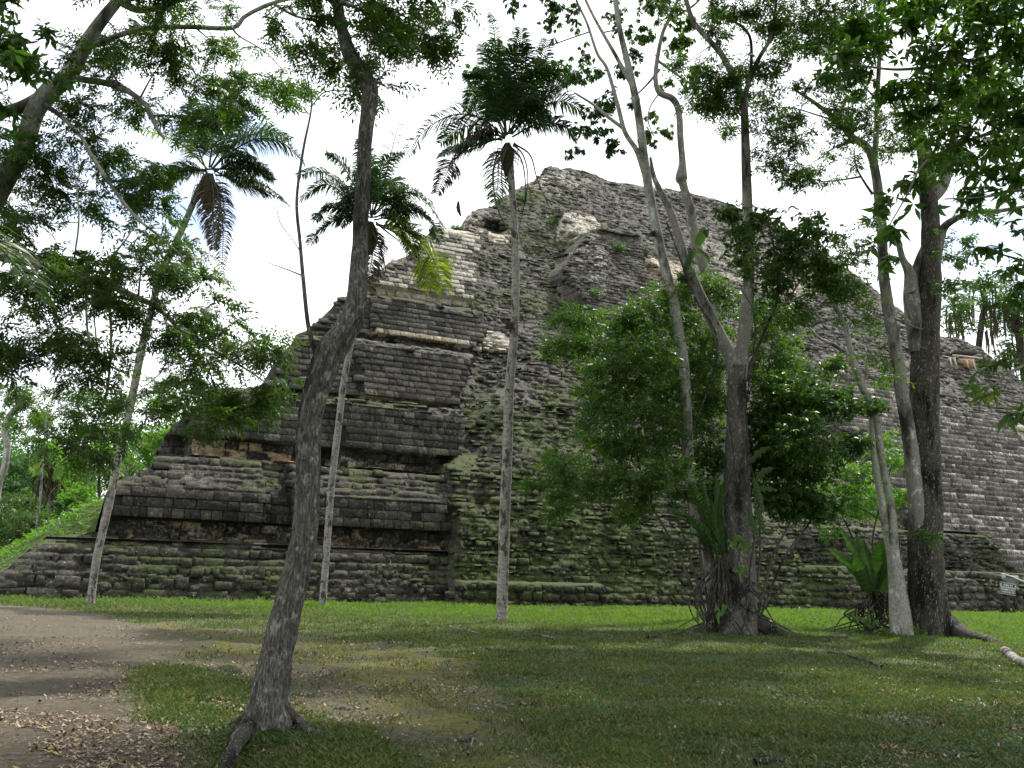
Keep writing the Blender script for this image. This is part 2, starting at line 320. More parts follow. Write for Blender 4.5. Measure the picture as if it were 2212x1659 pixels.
aL = np.interp(Z, [0, 1.9, 5.3, 6, 8.5, 10.7, 12.5, 12.9, 15.4, 20.6, 24, 33], [14.3, 15.0, 15.5, 16.3, 17, 18.3, 19.4, 20., 20.1, 21.7, 23, 26])
aR = np.interp(Z, [0, 5, 10, 15, 16, 22.7, 33], [34, 31, 30, 28.5, 27, 30.4, 36])
inS = sst(aL - .06, aL + .06, A) * sst(aR + 1.5, aR - 1.5, A)
off = np.interp(Z, [0, 3, 6, 9, 12.2, 12.6, 15, 21, 24], [-.6, -1.6, -1.9, -1.8, -1.3, .2, .1, .5, 0])
rid = np.interp(Z, [5.5, 8.5, 10.5, 12.4], [17.2, 18.4, 20., 22.4]); rec = sst(rid + .9, rid - .9, A) * sst(5, 6.5, Z) * sst(12.8, 12., Z)
bSt = bS + off + rec * 1.5 + .5 * (fbm(A * .45, Z * .45, 12) - .5)
lowwall = box(14.4, 20.7, -1, .85, .04); bSt = bSt * (1 - lowwall) + lowwall * (-1.0 + .1 * Z)
b_ = bT * (1 - inS) + bSt * inS
right = sst(-1.2, 1.2, A - aR) ; bR = bS + 1.3 * (fbm(A * .2, Z * .2, 14, 3) - .5) + .15 * (fbm(A * 1.2, Z * 1.2, 15, 3) - .5)
b_ = b_ * (1 - right) + bR * right
# flank block of the upper stair, summit notch, patches
aF = np.interp(Z, [11, 14, 15.8, 16.9, 18.6, 22.7], [27.5, 27.4, 27.5, 27.2, 26.9, 30.2])
aF = aF - .5; fl = sst(aF - .12, aF + .12, A) * sst(33.6, 33.0, A) * sst(10.5, 14.5, Z) * sst(22.8, 22.6, Z); b_ = b_ - fl * (1.0 + np.clip(Z - 14, 0, 9) * .24)
fr = sst(24.2, 24.6, A) * sst(29.6, 28.8, A) * sst(22.9, 23.2, Z) * 0
sm = sst(29.2, 29.35, A) * sst(32.2, 32., A) * sst(22.8, 23., Z) * sst(25.6, 25.3, Z); b_ = b_ - sm * .8
hole = sst(.9, .5, np.hypot((A - 24.2) / 1.2, (Z - 22.6) / .8)); b_ = b_ + hole * 1.2
hole2 = sst(1.1, .6, np.hypot((A - 34.6) / 2.2, (Z - 20.2) / 1.7)); b_ = b_ + hole2 * 1.1
# lower platforms on the right
lp = sst(31.5, 33, A) * sst(4.6, 4.2, Z)
bP = np.interp(Z, [-.5, 0, 1.1, 1.85, 1.9, 3.4, 3.75, 3.9, 4.6], [-1.7, -1.3, -1.0, -.45, .9, 1.3, 1.6, 2.9, 3.6]) + .3 * (fbm(A * .7, Z * .9, 18) - .5)
b_ = b_ * (1 - lp) + bP * lp
# main stairway
zM = np.interp(A, [40, 44, 48, 53, 58, 62, 66, 80], [15, 14.4, 13.4, 12.3, 11.9, 11.3, 10.6, 9])
aM = np.interp(Z, [0, 1.85, 1.9, 3.9, 3.95, 14], [49, 48.5, 46.2, 45.8, 41.5, 41.5])
inM = sst(aM - .1, aM + .1, A) * sst(zM + .1, zM - .1, Z)
bM = np.maximum(cbM[ciM], 0) / K + .62 / K * (.72 * vM + .28 * sst(.90, 1., vM)) - 1.1 + .12 * (fbm(A * .8, Z * .8, 26, 3) - .5)
b_ = b_ * (1 - inM) + bM * inM
cor = sst(57, 57.3, A) * sst(zM - .75, zM - .7, Z) * sst(zM + .1, zM, Z); b_ = b_ - cor * .5
# stone relief
b_ = b_ + np.clip(.9 - (ztop[None] - Z), 0, .9) ** 2 * .5
bmac = b_.copy()
smooth_wall = (1 - inS) * (1 - right) * (((Z > 2.6) & (Z < 3.7)) | ((Z > 5.9) & (Z < 7.7)) | ((Z > 8.6) & (Z < 11)) | ((Z > 12.2) & (Z < 14.2)) | ((Z > 15.4) & (Z < 20.3)))
smooth_wall = np.clip(smooth_wall + lowwall * .5 + fl * .4, 0, 1)
amp = .19 * (1 - smooth_wall) + .05 * smooth_wall; pil = 1 - np.exp(-np.maximum(ed, 0) / .045)
amp = amp * (1 + .5 * inS * sst(6, 0, Z)) * (1 - .35 * sst(10, 24, Z))
pil2 = 1 - np.exp(-np.maximum(ed2, 0) / .018); rub = np.clip(inS + (right > .5) * 1. - lowwall, 0, 1) * sst(.35, .62, fbm(A * .5, Z * .6, 71) + .12)
tl = (_T[(ci * 11 + 3) & 255, (r1 * 255).astype(int)] - .5)
rubT = (1 - smooth_wall) * (1 - right) * (1 - inS) * (fbm(A * .45, Z * .7, 73) > .56); rub = np.maximum(rub, rubT)
rel = tl * (vv - .5) * .16 * (1 - smooth_wall) * (1 - rub) - amp * pil * (.25 + 1.5 * r1) * (1 - .75 * rub) - rub * (.14 + .08 * sst(6, 0, Z)) * pil2 * (.10 + 1.7 * q1) + rub * (q2 < .14) * .15 + (r2 < .07) * (1 - smooth_wall) * .14 * pil
rel = rel - (1 - smooth_wall) * (1 - inM) * .20 * np.clip(fbm(A * 1.7, Z * 2.2, 21, 3) - .5, -.5, .5) * 2
relM = -.045 * (1 - np.exp(-np.maximum(edM, 0) / .03)) * (.6 + .8 * r1M) + .05 * (fbm(A * 2, Z * 3, 25) - .5)
b_ = b_ + rel * (1 - inM) + relM * inM
b_ = bmac + (b_ - bmac) * .5 + .07                                        # backing soil behind the blocks
# colour masks
pale = np.zeros_like(A); buff = np.zeros_like(A)
Aw = A + .35 * (fbm(A * 1.5, Z * 1.5, 31) - .5); Zw2 = Z + .25 * (fbm(A * 1.5, Z * 1.5, 33) - .5)
PP = [(1.5, .15, [(818, 624), (1012, 650), (1012, 662), (812, 642)]), (.80, 0, [(925, 500), (1020, 512), (1018, 652), (955, 642), (890, 600), (930, 560)]), (.55, .2, [(700, 560), (925, 560), (925, 640), (700, 640)]),
      (.75, .6, [(790, 708), (1000, 742), (1000, 752), (790, 722)]), (.75, .6, [(770, 848), (975, 884), (975, 896), (770, 862)]), (.72, .9, [(415, 948), (645, 972), (645, 1008), (415, 985)]), (.45, .5, [(720, 980), (945, 1012), (945, 1024), (720, 1010)]),
      (.42, .9, [(640, 1140), (960, 1165), (960, 1195), (640, 1180)]), (.38, .8, [(260, 1120), (640, 1140), (640, 1175), (260, 1160)]), (1.1, .1, [(1046, 712), (1112, 718), (1100, 752), (1036, 748)]), (.6, .1, [(985, 738), (1040, 742), (1036, 756), (985, 752)]),
      (.75, .1, [(1205, 466), (1290, 478), (1302, 500), (1290, 524), (1208, 520)]), (.8, .3, [(1062, 482), (1112, 492), (1098, 524), (1060, 514)]), (.95, .45, [(1368, 555), (1480, 565), (1492, 612), (1385, 645)]),
      (.42, 0, [(1000, 455), (1060, 450), (1050, 500), (990, 500)]), (.42, 0, [(1130, 400), (1200, 360), (1300, 380), (1200, 430)]), (1., .1, [(2148, 908), (2230, 938), (2230, 958), (2150, 932)]), (.5, .5, [(2160, 930), (2225, 960), (2225, 985), (2190, 975)]),
      (.42, 0, [(1205, 560), (1250, 525), (1275, 640), (1245, 655)]), (.55, .3, [(780, 815), (800, 815), (800, 850), (780, 848)]), (.5, .3, [(1640, 560), (1760, 560), (1760, 640), (1640, 640)]), (.4, .1, [(1500, 480), (1640, 540), (1640, 620), (1500, 600)])]
for val, bf, P in PP:
    mk = inpoly(Aw, Zw2, [face(*q) for q in P]); pale = np.where(mk, np.maximum(pale, val), pale); buff = np.where(mk, bf, buff)
pale = np.where(pale > 0, pale * (.8 + .4 * r1), pale); pale = pale + inM * (.16 + .30 * (r1M - .5) + .30 * sst(.90, .96, vM) * sst(1.01, .97, vM))  # last term paints a light-catching pale edge on each main step
lite = .04 + .36 * sst(2, 9, Z) + .30 * sst(9, 24, Z) + .30 * inM + .2 * sst(33, 40, A) + .2 * smooth_wall * (r1 > .8); lite = np.clip(lite * (.7 + .6 * fbm(A * .4, Z * .4, 40)), 0, 1)  # lower courses darker: tree shade put into the stone colour, besides moss
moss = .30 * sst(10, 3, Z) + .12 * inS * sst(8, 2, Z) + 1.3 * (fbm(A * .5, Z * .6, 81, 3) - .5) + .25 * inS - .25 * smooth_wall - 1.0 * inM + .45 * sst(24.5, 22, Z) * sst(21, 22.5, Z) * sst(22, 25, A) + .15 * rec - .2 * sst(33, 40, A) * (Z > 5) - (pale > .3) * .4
stn = np.where(inM > .5, r1M, np.where(rub > .5, q1, r1))
Zc = np.minimum(Z, ztop[None]); bb = b_
base = C0[None, None] + A[..., None] * E1 + bb[..., None] * E2
VP = np.concatenate([base, Zc[..., None]], -1)
# drop rows above the skyline; the last row is glued to the top line
keepq = (Z[:-1, :-1] < ztop[None, :-1]) | (Z[:-1, 1:] < ztop[None, 1:])
last = np.argmax(Z >= ztop[None], axis=0); last[last == 0] = len(zv) - 1
for j in range(len(av)):                                              # rows past the top keep the depth of the top
    VP[last[j]:, j, :2] = VP[last[j], j, :2]
reg = np.full(A.shape, 8)
names = {0: 'lower_platform', 1: 'terrace', 2: 'terrace', 3: 'terrace', 4: 'terrace', 5: 'terrace', 6: 'summit', 7: 'ruined_stairway', 8: 'side_slope', 9: 'main_stairway', 10: 'flank_block', 11: 'right_platform'}
tier = np.select([Z < 1.86, Z < 5.09, Z < 8.22, Z < 11.72, Z < 14.6, Z < 21.1], [0, 1, 2, 3, 4, 5], 6)
reg = np.where(right < .5, tier, 8); reg = np.where((Z > 21.1) & (A < 50), 6, reg)
reg = np.where((inS > .5) & (Z <= 21.1), 7, reg); reg = np.where(fl > .5, 10, reg); reg = np.where(lp > .5, 11, reg); reg = np.where(inM > .5, 9, reg)
PY = thing('stepped_pyramid', (C0[0] + 20 * E1[0], C0[1] + 20 * E1[1], 0), 'huge ruined stepped stone pyramid, dark and mossy, filling the background behind the trees', 'pyramid')
nr, nc = A.shape; FQ = grid_faces(nr, nc); kq = keepq.ravel(); FQ = FQ[kq]; rq = reg[:-1, :-1].ravel()[kq]
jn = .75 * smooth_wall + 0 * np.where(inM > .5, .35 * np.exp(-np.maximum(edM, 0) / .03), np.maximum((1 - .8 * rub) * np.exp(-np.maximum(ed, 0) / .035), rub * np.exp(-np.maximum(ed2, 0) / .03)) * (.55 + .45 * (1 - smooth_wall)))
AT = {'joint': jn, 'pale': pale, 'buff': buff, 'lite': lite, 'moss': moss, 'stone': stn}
VPf = VP.reshape(-1, 3)
BL = []                                                               # masonry blocks: a0 a1 z0 z1 class
brs = RS(303)
def rows_blocks(edges_z, L0, cls, a_lo=SA[0, 0], a_hi=74):
    for z0, z1 in edges_z:
        Lr = L0 * brs.uniform(.8, 1.25); n = int((a_hi - a_lo) / Lr * 1.4) + 2; w = Lr * brs.choice([.55, .8, 1., 1.3, 1.7], n) * brs.uniform(.85, 1.15, n); e_ = a_lo + brs.uniform(-.5, 0) + np.cumsum(w); e_ = e_[e_ < a_hi]
        for a0, a1 in zip(e_[:-1], e_[1:]): BL.append((a0, a1, z0, z1, cls))
te = []
for (z0, _), (z1, _) in zip(TP[1:-1], TP[2:]):
    if z1 - z0 < .1 or z0 < 0: continue
    k_ = max(1, int(round((z1 - z0) / .30))); q = np.linspace(z0, z1, k_ + 1); te += list(zip(q[:-1], q[1:]))
rows_blocks(te, .46, 0, a_hi=30)
zz = np.concatenate([[0], np.cumsum(RS(31).uniform(.14, .34, 170))]); zz = zz[zz < 32.8]; rows_blocks(list(zip(zz[:-1], zz[1:])), .36, 1, a_lo=13)
zm = np.arange(0, 16, .62); rows_blocks([(a + h * .31, a + h * .31 + .31) for a in zm for h in (0, 1)], .50, 2, a_lo=40)
BL = np.array(BL); am, zmid = (BL[:, 0] + BL[:, 1]) / 2, (BL[:, 2] + BL[:, 3]) / 2
jj = np.clip(np.searchsorted(av, am), 0, nc - 1); ii_ = np.clip(np.searchsorted(zv, zmid), 0, nr - 1)
rg_ = reg[ii_, jj]; cls = BL[:, 4]; sw = smooth_wall[ii_, jj]
ok = np.where(cls == 0, rg_ <= 5, np.where(cls == 2, rg_ == 9, (rg_ == 6) | (rg_ == 7) | (rg_ == 8) | (rg_ >= 10))) & (BL[:, 3] < ztop[jj] + .05) & (BL[:, 3] < np.interp(BL[:, 0], av, ztop) + .25)
miss = np.where(cls == 2, .004, np.where(sw > .5, .006, .07)); ok &= brs.rand(len(BL)) > miss; BL, am, zmid, jj, ii_, rg_, cls, sw = BL[ok], am[ok], zmid[ok], jj[ok], ii_[ok], rg_[ok], cls[ok], sw[ok]; nb = len(BL)
rubb = np.where((cls == 2) | (sw > .5), 0., 1.) * np.where(cls == 1, 1., .75); rubb = np.where(rg_ == 10, .3, rubb); high = sst(8, 22, zmid); rubb *= 1 - .35 * high
wz = .07 * (n2(am * .8, zmid * .6, 91) - .5) * (cls == 1) * 2 + brs.normal(0, .018, nb) * rubb
a0, a1, z0, z1 = BL[:, 0], BL[:, 1], BL[:, 2] + wz, BL[:, 3] + wz; gap = .010 + .012 * rubb; a0 = a0 + gap; a1 = a1 - gap; z0 = z0 + gap * .8; z1 = z1 - gap * .8 - rubb * brs.uniform(0, .05, nb)
def bsamp(a, z): return bmac[np.clip(np.searchsorted(zv, z), 0, nr - 1), np.clip(np.searchsorted(av, a), 0, nc - 1)]
bl_, bh2 = bsamp(am, zmid - (BL[:, 3] - BL[:, 2]) * .35), bsamp(am, zmid + (BL[:, 3] - BL[:, 2]) * .35); slope = np.clip((bh2 - bl_) / 1.4, -.2, .45 + 0 * bl_); bm_ = bsamp(am, zmid)
tau = np.where(cls == 2, .25, 1 - .75 * rubb); pro = np.abs(brs.normal(0, 1, nb)) * (.012 + .085 * rubb) + rubb * .05 * (brs.rand(nb) < .12) * 2
pro = np.where(cls == 2, np.abs(brs.normal(0, .012, nb)), pro)
da = slope * tau; hv = (z1 - z0) / 2; fb = bm_ - pro; bev = .018 + .035 * rubb; skew = brs.normal(0, .07, nb) * rubb
BV = np.zeros((nb, 12, 3)); cor = [(-1, -1), (1, -1), (1, 1), (-1, 1)]
for q, (u, v) in enumerate(cor):
    aa = np.where(u < 0, a0, a1); z_ = np.where(v < 0, z0, z1); bb0 = fb + da * v + skew * u
    BV[:, q] = np.stack([aa - u * bev, bb0, z_ - v * bev * (1 + .6 * (v > 0) * rubb)], -1)
    BV[:, 4 + q] = np.stack([aa, bb0 + bev * 1.1, z_], -1); BV[:, 8 + q] = np.stack([aa, bb0 + .38 + 0 * aa, z_], -1)
BV[:, :8] += brs.normal(0, 1, (nb, 8, 3)) * (.004 + .020 * rubb)[:, None, None]
QF = np.array([[0, 1, 2, 3], [4, 5, 1, 0], [5, 6, 2, 1], [6, 7, 3, 2], [7, 4, 0, 3], [8, 9, 5, 4], [9, 10, 6, 5], [10, 11, 7, 6], [11, 8, 4, 7]])
BW = np.concatenate([C0[None, None] + BV[..., :1] * E1 + BV[..., 1:2] * E2, BV[..., 2:]], -1)
rnd1 = brs.rand(nb); pb = pale[ii_, jj]; pb = np.where(pb > 0, pb * (.45 + .95 * brs.rand(nb)), pb) + (cls == 2) * (brs.rand(nb) * .3 - .10)
pb = pb + (brs.rand(nb) < .05) * .28 * (rg_ != 9) * sst(3, 12, zmid)
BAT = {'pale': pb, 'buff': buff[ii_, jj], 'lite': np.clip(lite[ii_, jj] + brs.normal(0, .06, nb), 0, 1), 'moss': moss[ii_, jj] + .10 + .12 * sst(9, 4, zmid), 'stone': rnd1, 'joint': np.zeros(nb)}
BAT = {k: np.repeat(v[:, None], 12, 1) for k, v in BAT.items()}; upr = (cls == 2) & (np.abs((BL[:, 3] / .62) % 1) < .02) | (cls == 2) & (np.abs((BL[:, 3] / .62) % 1) > .98)
for q in (2, 3, 6, 7): BAT['pale'][:, q] += upr * .22  # top edges of the steps painted pale, an edge highlight in the colour
for k in range(12):
    f = FQ[rq == k]
    if not len(f): continue
    idx, inv = np.unique(f, return_inverse=True)
    sel = np.where(rg_ == k)[0]; gV = BW[sel].reshape(-1, 3); gF = (np.arange(len(sel))[:, None, None] * 12 + QF).reshape(-1, 4) + len(idx)
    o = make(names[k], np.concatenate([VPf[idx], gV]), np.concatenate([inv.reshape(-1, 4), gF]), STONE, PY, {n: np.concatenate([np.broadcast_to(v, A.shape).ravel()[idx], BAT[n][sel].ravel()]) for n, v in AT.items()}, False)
    if k in (1, 2, 3, 4, 5): o['label'] = ['', 'lowest overhanging terrace above the platform', 'second terrace with buff recess at its foot', 'third terrace of smooth dark blocks', 'fourth terrace under the white strip', 'upper terrace with whitish squared blocks'][k]
# the mass behind the skyline
top = np.array([VP[last[j], j] for j in range(0, len(av), 3)]); tw = top - np.array([0, 0, 0])
rad = top[:, :2] - EY[:2]; rad /= np.linalg.norm(rad, axis=1)[:, None]
rows = [top]
for dd, fz in ((.6, .995), (2.5, .95), (9, .80), (22, .5), (34, 0)):
    q = top.copy(); q[:, :2] += rad * dd; q[:, 2] = top[:, 2] * fz - .05 * dd * 0 + (.25 * (fbm(top[:, 0] * .8, top[:, 1] * .8 + dd, 44) - .5) if dd < 30 else -1); rows.append(q)
Rw = np.stack(rows); n_ = Rw.shape[1]
make('back_slope', Rw, grid_faces(len(rows), n_), STONE, PY, {k: np.full(len(rows) * n_, v) for k, v in {'joint': 0, 'pale': 0, 'buff': 0, 'lite': .4, 'moss': .3, 'stone': .5}.items()}, True)
def on_face(a, z, o=0):
    i = int(np.clip(np.searchsorted(zv, z), 0, nr - 1)); j = int(np.clip(np.searchsorted(av, a), 0, nc - 1)); P = VP[i, j].copy(); P[:2] -= E2 * o; return P
# ------------------------------------------------------------------ foliage
def quad_leaf(L, Wd, droop=.15, pos=.45):
    return np.array([[0, 0, 0], [L * pos, Wd / 2, -droop * L * .2], [L, 0, -droop * L], [L * pos, -Wd / 2, -droop * L * .2]])
def rotz(a): c, s = math.cos(a), math.sin(a); return np.array([[c, -s, 0], [s, c, 0], [0, 0, 1]])
def roty(a): c, s = math.cos(a), math.sin(a); return np.array([[c, 0, s], [0, 1, 0], [-s, 0, c]])
def rotx(a): c, s = math.cos(a), math.sin(a); return np.array([[1, 0, 0], [0, c, -s], [0, s, c]])
def twigs(kind, rs):
    out = []
    if kind == 'pinnate':          # narrow leaflets on a drooping stalk, three such leaves per twig
        for q in range(3):
            yaw = rs.uniform(-1.1, 1.1); Lr = rs.uniform(.26, .36); n = 5
            for i in range(n * 2 + 1):
                t = (i // 2 + .7) / (n + .5); p = np.array([t * Lr, 0, -.18 * Lr * t * t * 2]); sd = (1 if i % 2 else -1) if i < n * 2 else 0
                lf = quad_leaf(rs.uniform(.085, .12), rs.uniform(.030, .040), rs.uniform(.2, .7)) @ rotx(rs.uniform(-.6, .6)).T @ rotz(sd * rs.uniform(.8, 1.15)).T
                out.append((lf + p) @ rotz(yaw).T + np.array([q * .06, 0, 0]))
    elif kind == 'whorl':          # 7 hanging leaves around a point
        for i in range(8):
            lf = quad_leaf(rs.uniform(.16, .22), rs.uniform(.055, .07), .25, .62) @ roty(rs.uniform(.5, 1.15)).T @ rotz(i * .79 + rs.uniform(-.2, .2)).T; out.append(lf)
    elif kind == 'simple':         # alternate elliptical leaves
        n = 9
        for i in range(n):
            t = i / n; lf = quad_leaf(rs.uniform(.09, .13), rs.uniform(.035, .048), rs.uniform(.1, .5)) @ rotx(rs.uniform(-.9, .9)).T @ roty(rs.uniform(-.4, .6)).T @ rotz((1 if i % 2 else -1) * rs.uniform(.4, 1.3)).T
            out.append(lf + np.array([t * .28, 0, rs.uniform(-.01, .01)]))
    elif kind == 'big':            # large leaves, tufted at the tip
        for i in range(7):
            lf = quad_leaf(rs.uniform(.15, .22), rs.uniform(.06, .08), rs.uniform(.15, .5)) @ rotx(rs.uniform(-.5, .5)).T @ roty(rs.uniform(-.2, .8)).T @ rotz(i * .9 + rs.uniform(-.3, .3)).T; out.append(lf + np.array([rs.uniform(0, .1), 0, 0]))
    return np.array(out)
TPL = {k: [twigs(k, RS(100 + i)) for i in range(6)] for k in ('pinnate', 'whorl', 'simple', 'big')}
LAREA = {k: np.mean([.5 * np.linalg.norm(np.cross(t[:, 2] - t[:, 0], t[:, 3] - t[:, 1]), axis=1).sum() for t in v]) for k, v in TPL.items()}
def scatter(P, kind, sc, rs, tilt=.5, out=None):
    """P (N,3) twig origins -> V (M,4,3), rnd"""
    N = len(P); Vs, Rn = [], []; var = rs.randint(0, 6, N); yaw = rs.uniform(0, 6.283, N); pit = rs.normal(.25, tilt, N); rol = rs.normal(0, .6, N); s = sc * rs.uniform(.7, 1.3, N); tw = rs.rand(N)
    if out is not None: yaw = np.where(rs.rand(N) < .7, np.arctan2(out[:, 1], out[:, 0]) + rs.normal(0, .6, N), yaw)
    cy, sy, cp, sp, cr_, sr = np.cos(yaw), np.sin(yaw), np.cos(pit), np.sin(pit), np.cos(rol), np.sin(rol); z = np.zeros(N); o = np.ones(N)
    Rz = np.array([[cy, -sy, z], [sy, cy, z], [z, z, o]]).transpose(2, 0, 1); Ry = np.array([[cp, z, sp], [z, o, z], [-sp, z, cp]]).transpose(2, 0, 1); Rx = np.array([[o, z, z], [z, cr_, -sr], [z, sr, cr_]]).transpose(2, 0, 1)
    M = Rz @ Ry @ Rx * s[:, None, None]
    for k in range(6):
        i = np.where(var == k)[0]
        if not len(i): continue
        T = TPL[kind][k]; V = np.einsum('nij,lqj->nlqi', M[i], T) + P[i][:, None, None]
        Vs.append(V.reshape(-1, 4, 3)); Rn.append(np.clip(tw[i][:, None] * .55 + .45 * rs.rand(len(i), len(T)), 0, 1).ravel())
    return np.concatenate(Vs), np.concatenate(Rn)
def blob_points(c, rx, rz, ry, N, rs, clump=.24, hang=0):
    clump = clump + .07; k = max(4, int(N / 12)); u = rs.normal(size=(k, 3)); u /= np.linalg.norm(u, axis=1)[:, None]; u *= (rs.rand(k) ** .45)[:, None] * .92
    S = c + u * np.array([rx, ry, rz]); w = rs.rand(k) ** 1.5 + .1; w /= w.sum(); i = rs.choice(k, N, p=w)
    rr = min(rx, rz); P = S[i] + rs.normal(size=(N, 3)) * rr * clump * np.array([1.3, 1.3, .75])
    if hang: P[:, 2] -= hang * rs.rand(N) ** 2
    return P, S
def foliage(blobs, kind, sc, dens, rs, wood=None, tw_r=.012, dep=1.0, clump=.24):
    """blobs: (px,py,rx,ry,Y[,dens]); wood: (n,4) candidate limb points; -> leaf V,F,rnd and twig tubes"""
    LV, LR, TW = [], [], []; nodes = [] if wood is None else [w for w in wood]
    for bl in blobs:
        px, py, rx, ry, Yd = bl[:5]; dm = bl[5] if len(bl) > 5 else 1; Yj = Yd + rs.uniform(-.8, .8) * dep
        c = at(px, py, Yj); m = ppm(Yj); rx, ry = rx * m, ry * m
        N = int(max(6, 2.5 * dens * dm * math.pi * rx * ry / (LAREA[kind] * sc * sc * .55)))
        P, S = blob_points(c, rx, ry, max(.3, (rx + ry) * .55), N, rs, clump)
        V, R = scatter(P, kind, sc, rs, out=P - c); R = np.clip(R * .8 + rs.uniform(-.05, .25), 0, 1); LV.append(V); LR.append(R)
        if nodes:
            nd = np.array([n[:3] for n in nodes]); dd = np.linalg.norm(nd - c, axis=1) + np.maximum(nd[:, 2] - c[2], 0) * .4; i = int(np.argmin(dd)); s0 = nodes[i]
            mid = (s0[:3] + c) / 2 + rs.normal(size=3) * .08 * dd[i] + np.array([0, 0, .06 * dd[i]]); r0 = min(s0[3] * .6, tw_r * (1.2 + dd[i] * .5))
            TW.append(tube([s0[:3], mid, c], [r0, r0 * .7, r0 * .4], 5, 8)); nodes.append(np.array([*mid, r0 * .8])); nodes.append(np.array([*c, r0 * .5]))
            for q in S[:min(len(S), 9)]:
                TW.append(tube([c if rs.rand() < .6 else (c + mid) / 2, (c + q) / 2 + rs.normal(size=3) * .04, q], [r0 * .4, r0 * .28, r0 * .12], 4, 5))
    LV = np.concatenate(LV); LR = np.concatenate(LR); n = len(LV)
    return LV.reshape(-1, 3), np.arange(n * 4).reshape(-1, 4), np.repeat(LR, 4), TW
def limb(pts, Y, w):
    """pixel polyline with widths in px at depth Y (number or list) -> points, radii"""
    Yl = Y if isinstance(Y, (list, tuple)) else [Y] * len(pts); P = np.array([at(x, y, q) for (x, y), q in zip(pts, Yl)])
    wl = w if isinstance(w, (list, tuple)) else [w] * len(pts); return P, np.array([ww * ppm(q) / 2 for ww, q in zip(wl, Yl)])
def tree(name, label, cat, limbs, bark, blobs, leaf, kind, sc, dens=1., seed=0, bark2=None, extra=None, group=None, seg=10, dep=1., clump=.24, base=None, bnode=0):
    """limbs: list of dict(p=,Y=,w=,**tube opts); first is the trunk"""
    rs = RS(seed + 50); parts, nodes, BKs = [], [], []
    b0 = None
    for i, L in enumerate(limbs):
        L = dict(L); P, R = limb(L.pop('p'), L.pop('Y'), L.pop('w'))
        if i == 0: b0 = P[0].copy(); b0[2] = max(0, b0[2])
        BKs.append(L.pop('bk', bark if i == 0 else (bark2 or bark)))
        parts.append(tube(P, R, **{'seg': seg, 'n': len(P) * 7, 'seed': seed + i, **L}))
        S = spline(np.column_stack([P, R]), len(P) * 4)
        if i >= bnode: nodes += [s for s in S[(len(S) // 3 if i == 0 else 0):]]
    T = thing(name, b0, label, cat, group); make('trunk', *parts[0], BK[bark], T, None, True)
    for q, bk in zip(parts[1:], BKs[1:]): make('root' if bk == 'dark' and (bark2 or bark == 'front') else 'branch', *q, BK[bk], T, None, True)
    if blobs:
        LV, LF_, LR, TW = foliage(blobs, kind, sc, dens, rs, nodes, dep=dep, clump=clump)
        if TW: V, F = cat_geo(TW); make('twigs', V, F, BK['twig'], T, None, True)['kind'] = 'stuff'
        make('crown', LV, LF_, LF[leaf], T, {'rnd': LR})
    return T
exec_after = []
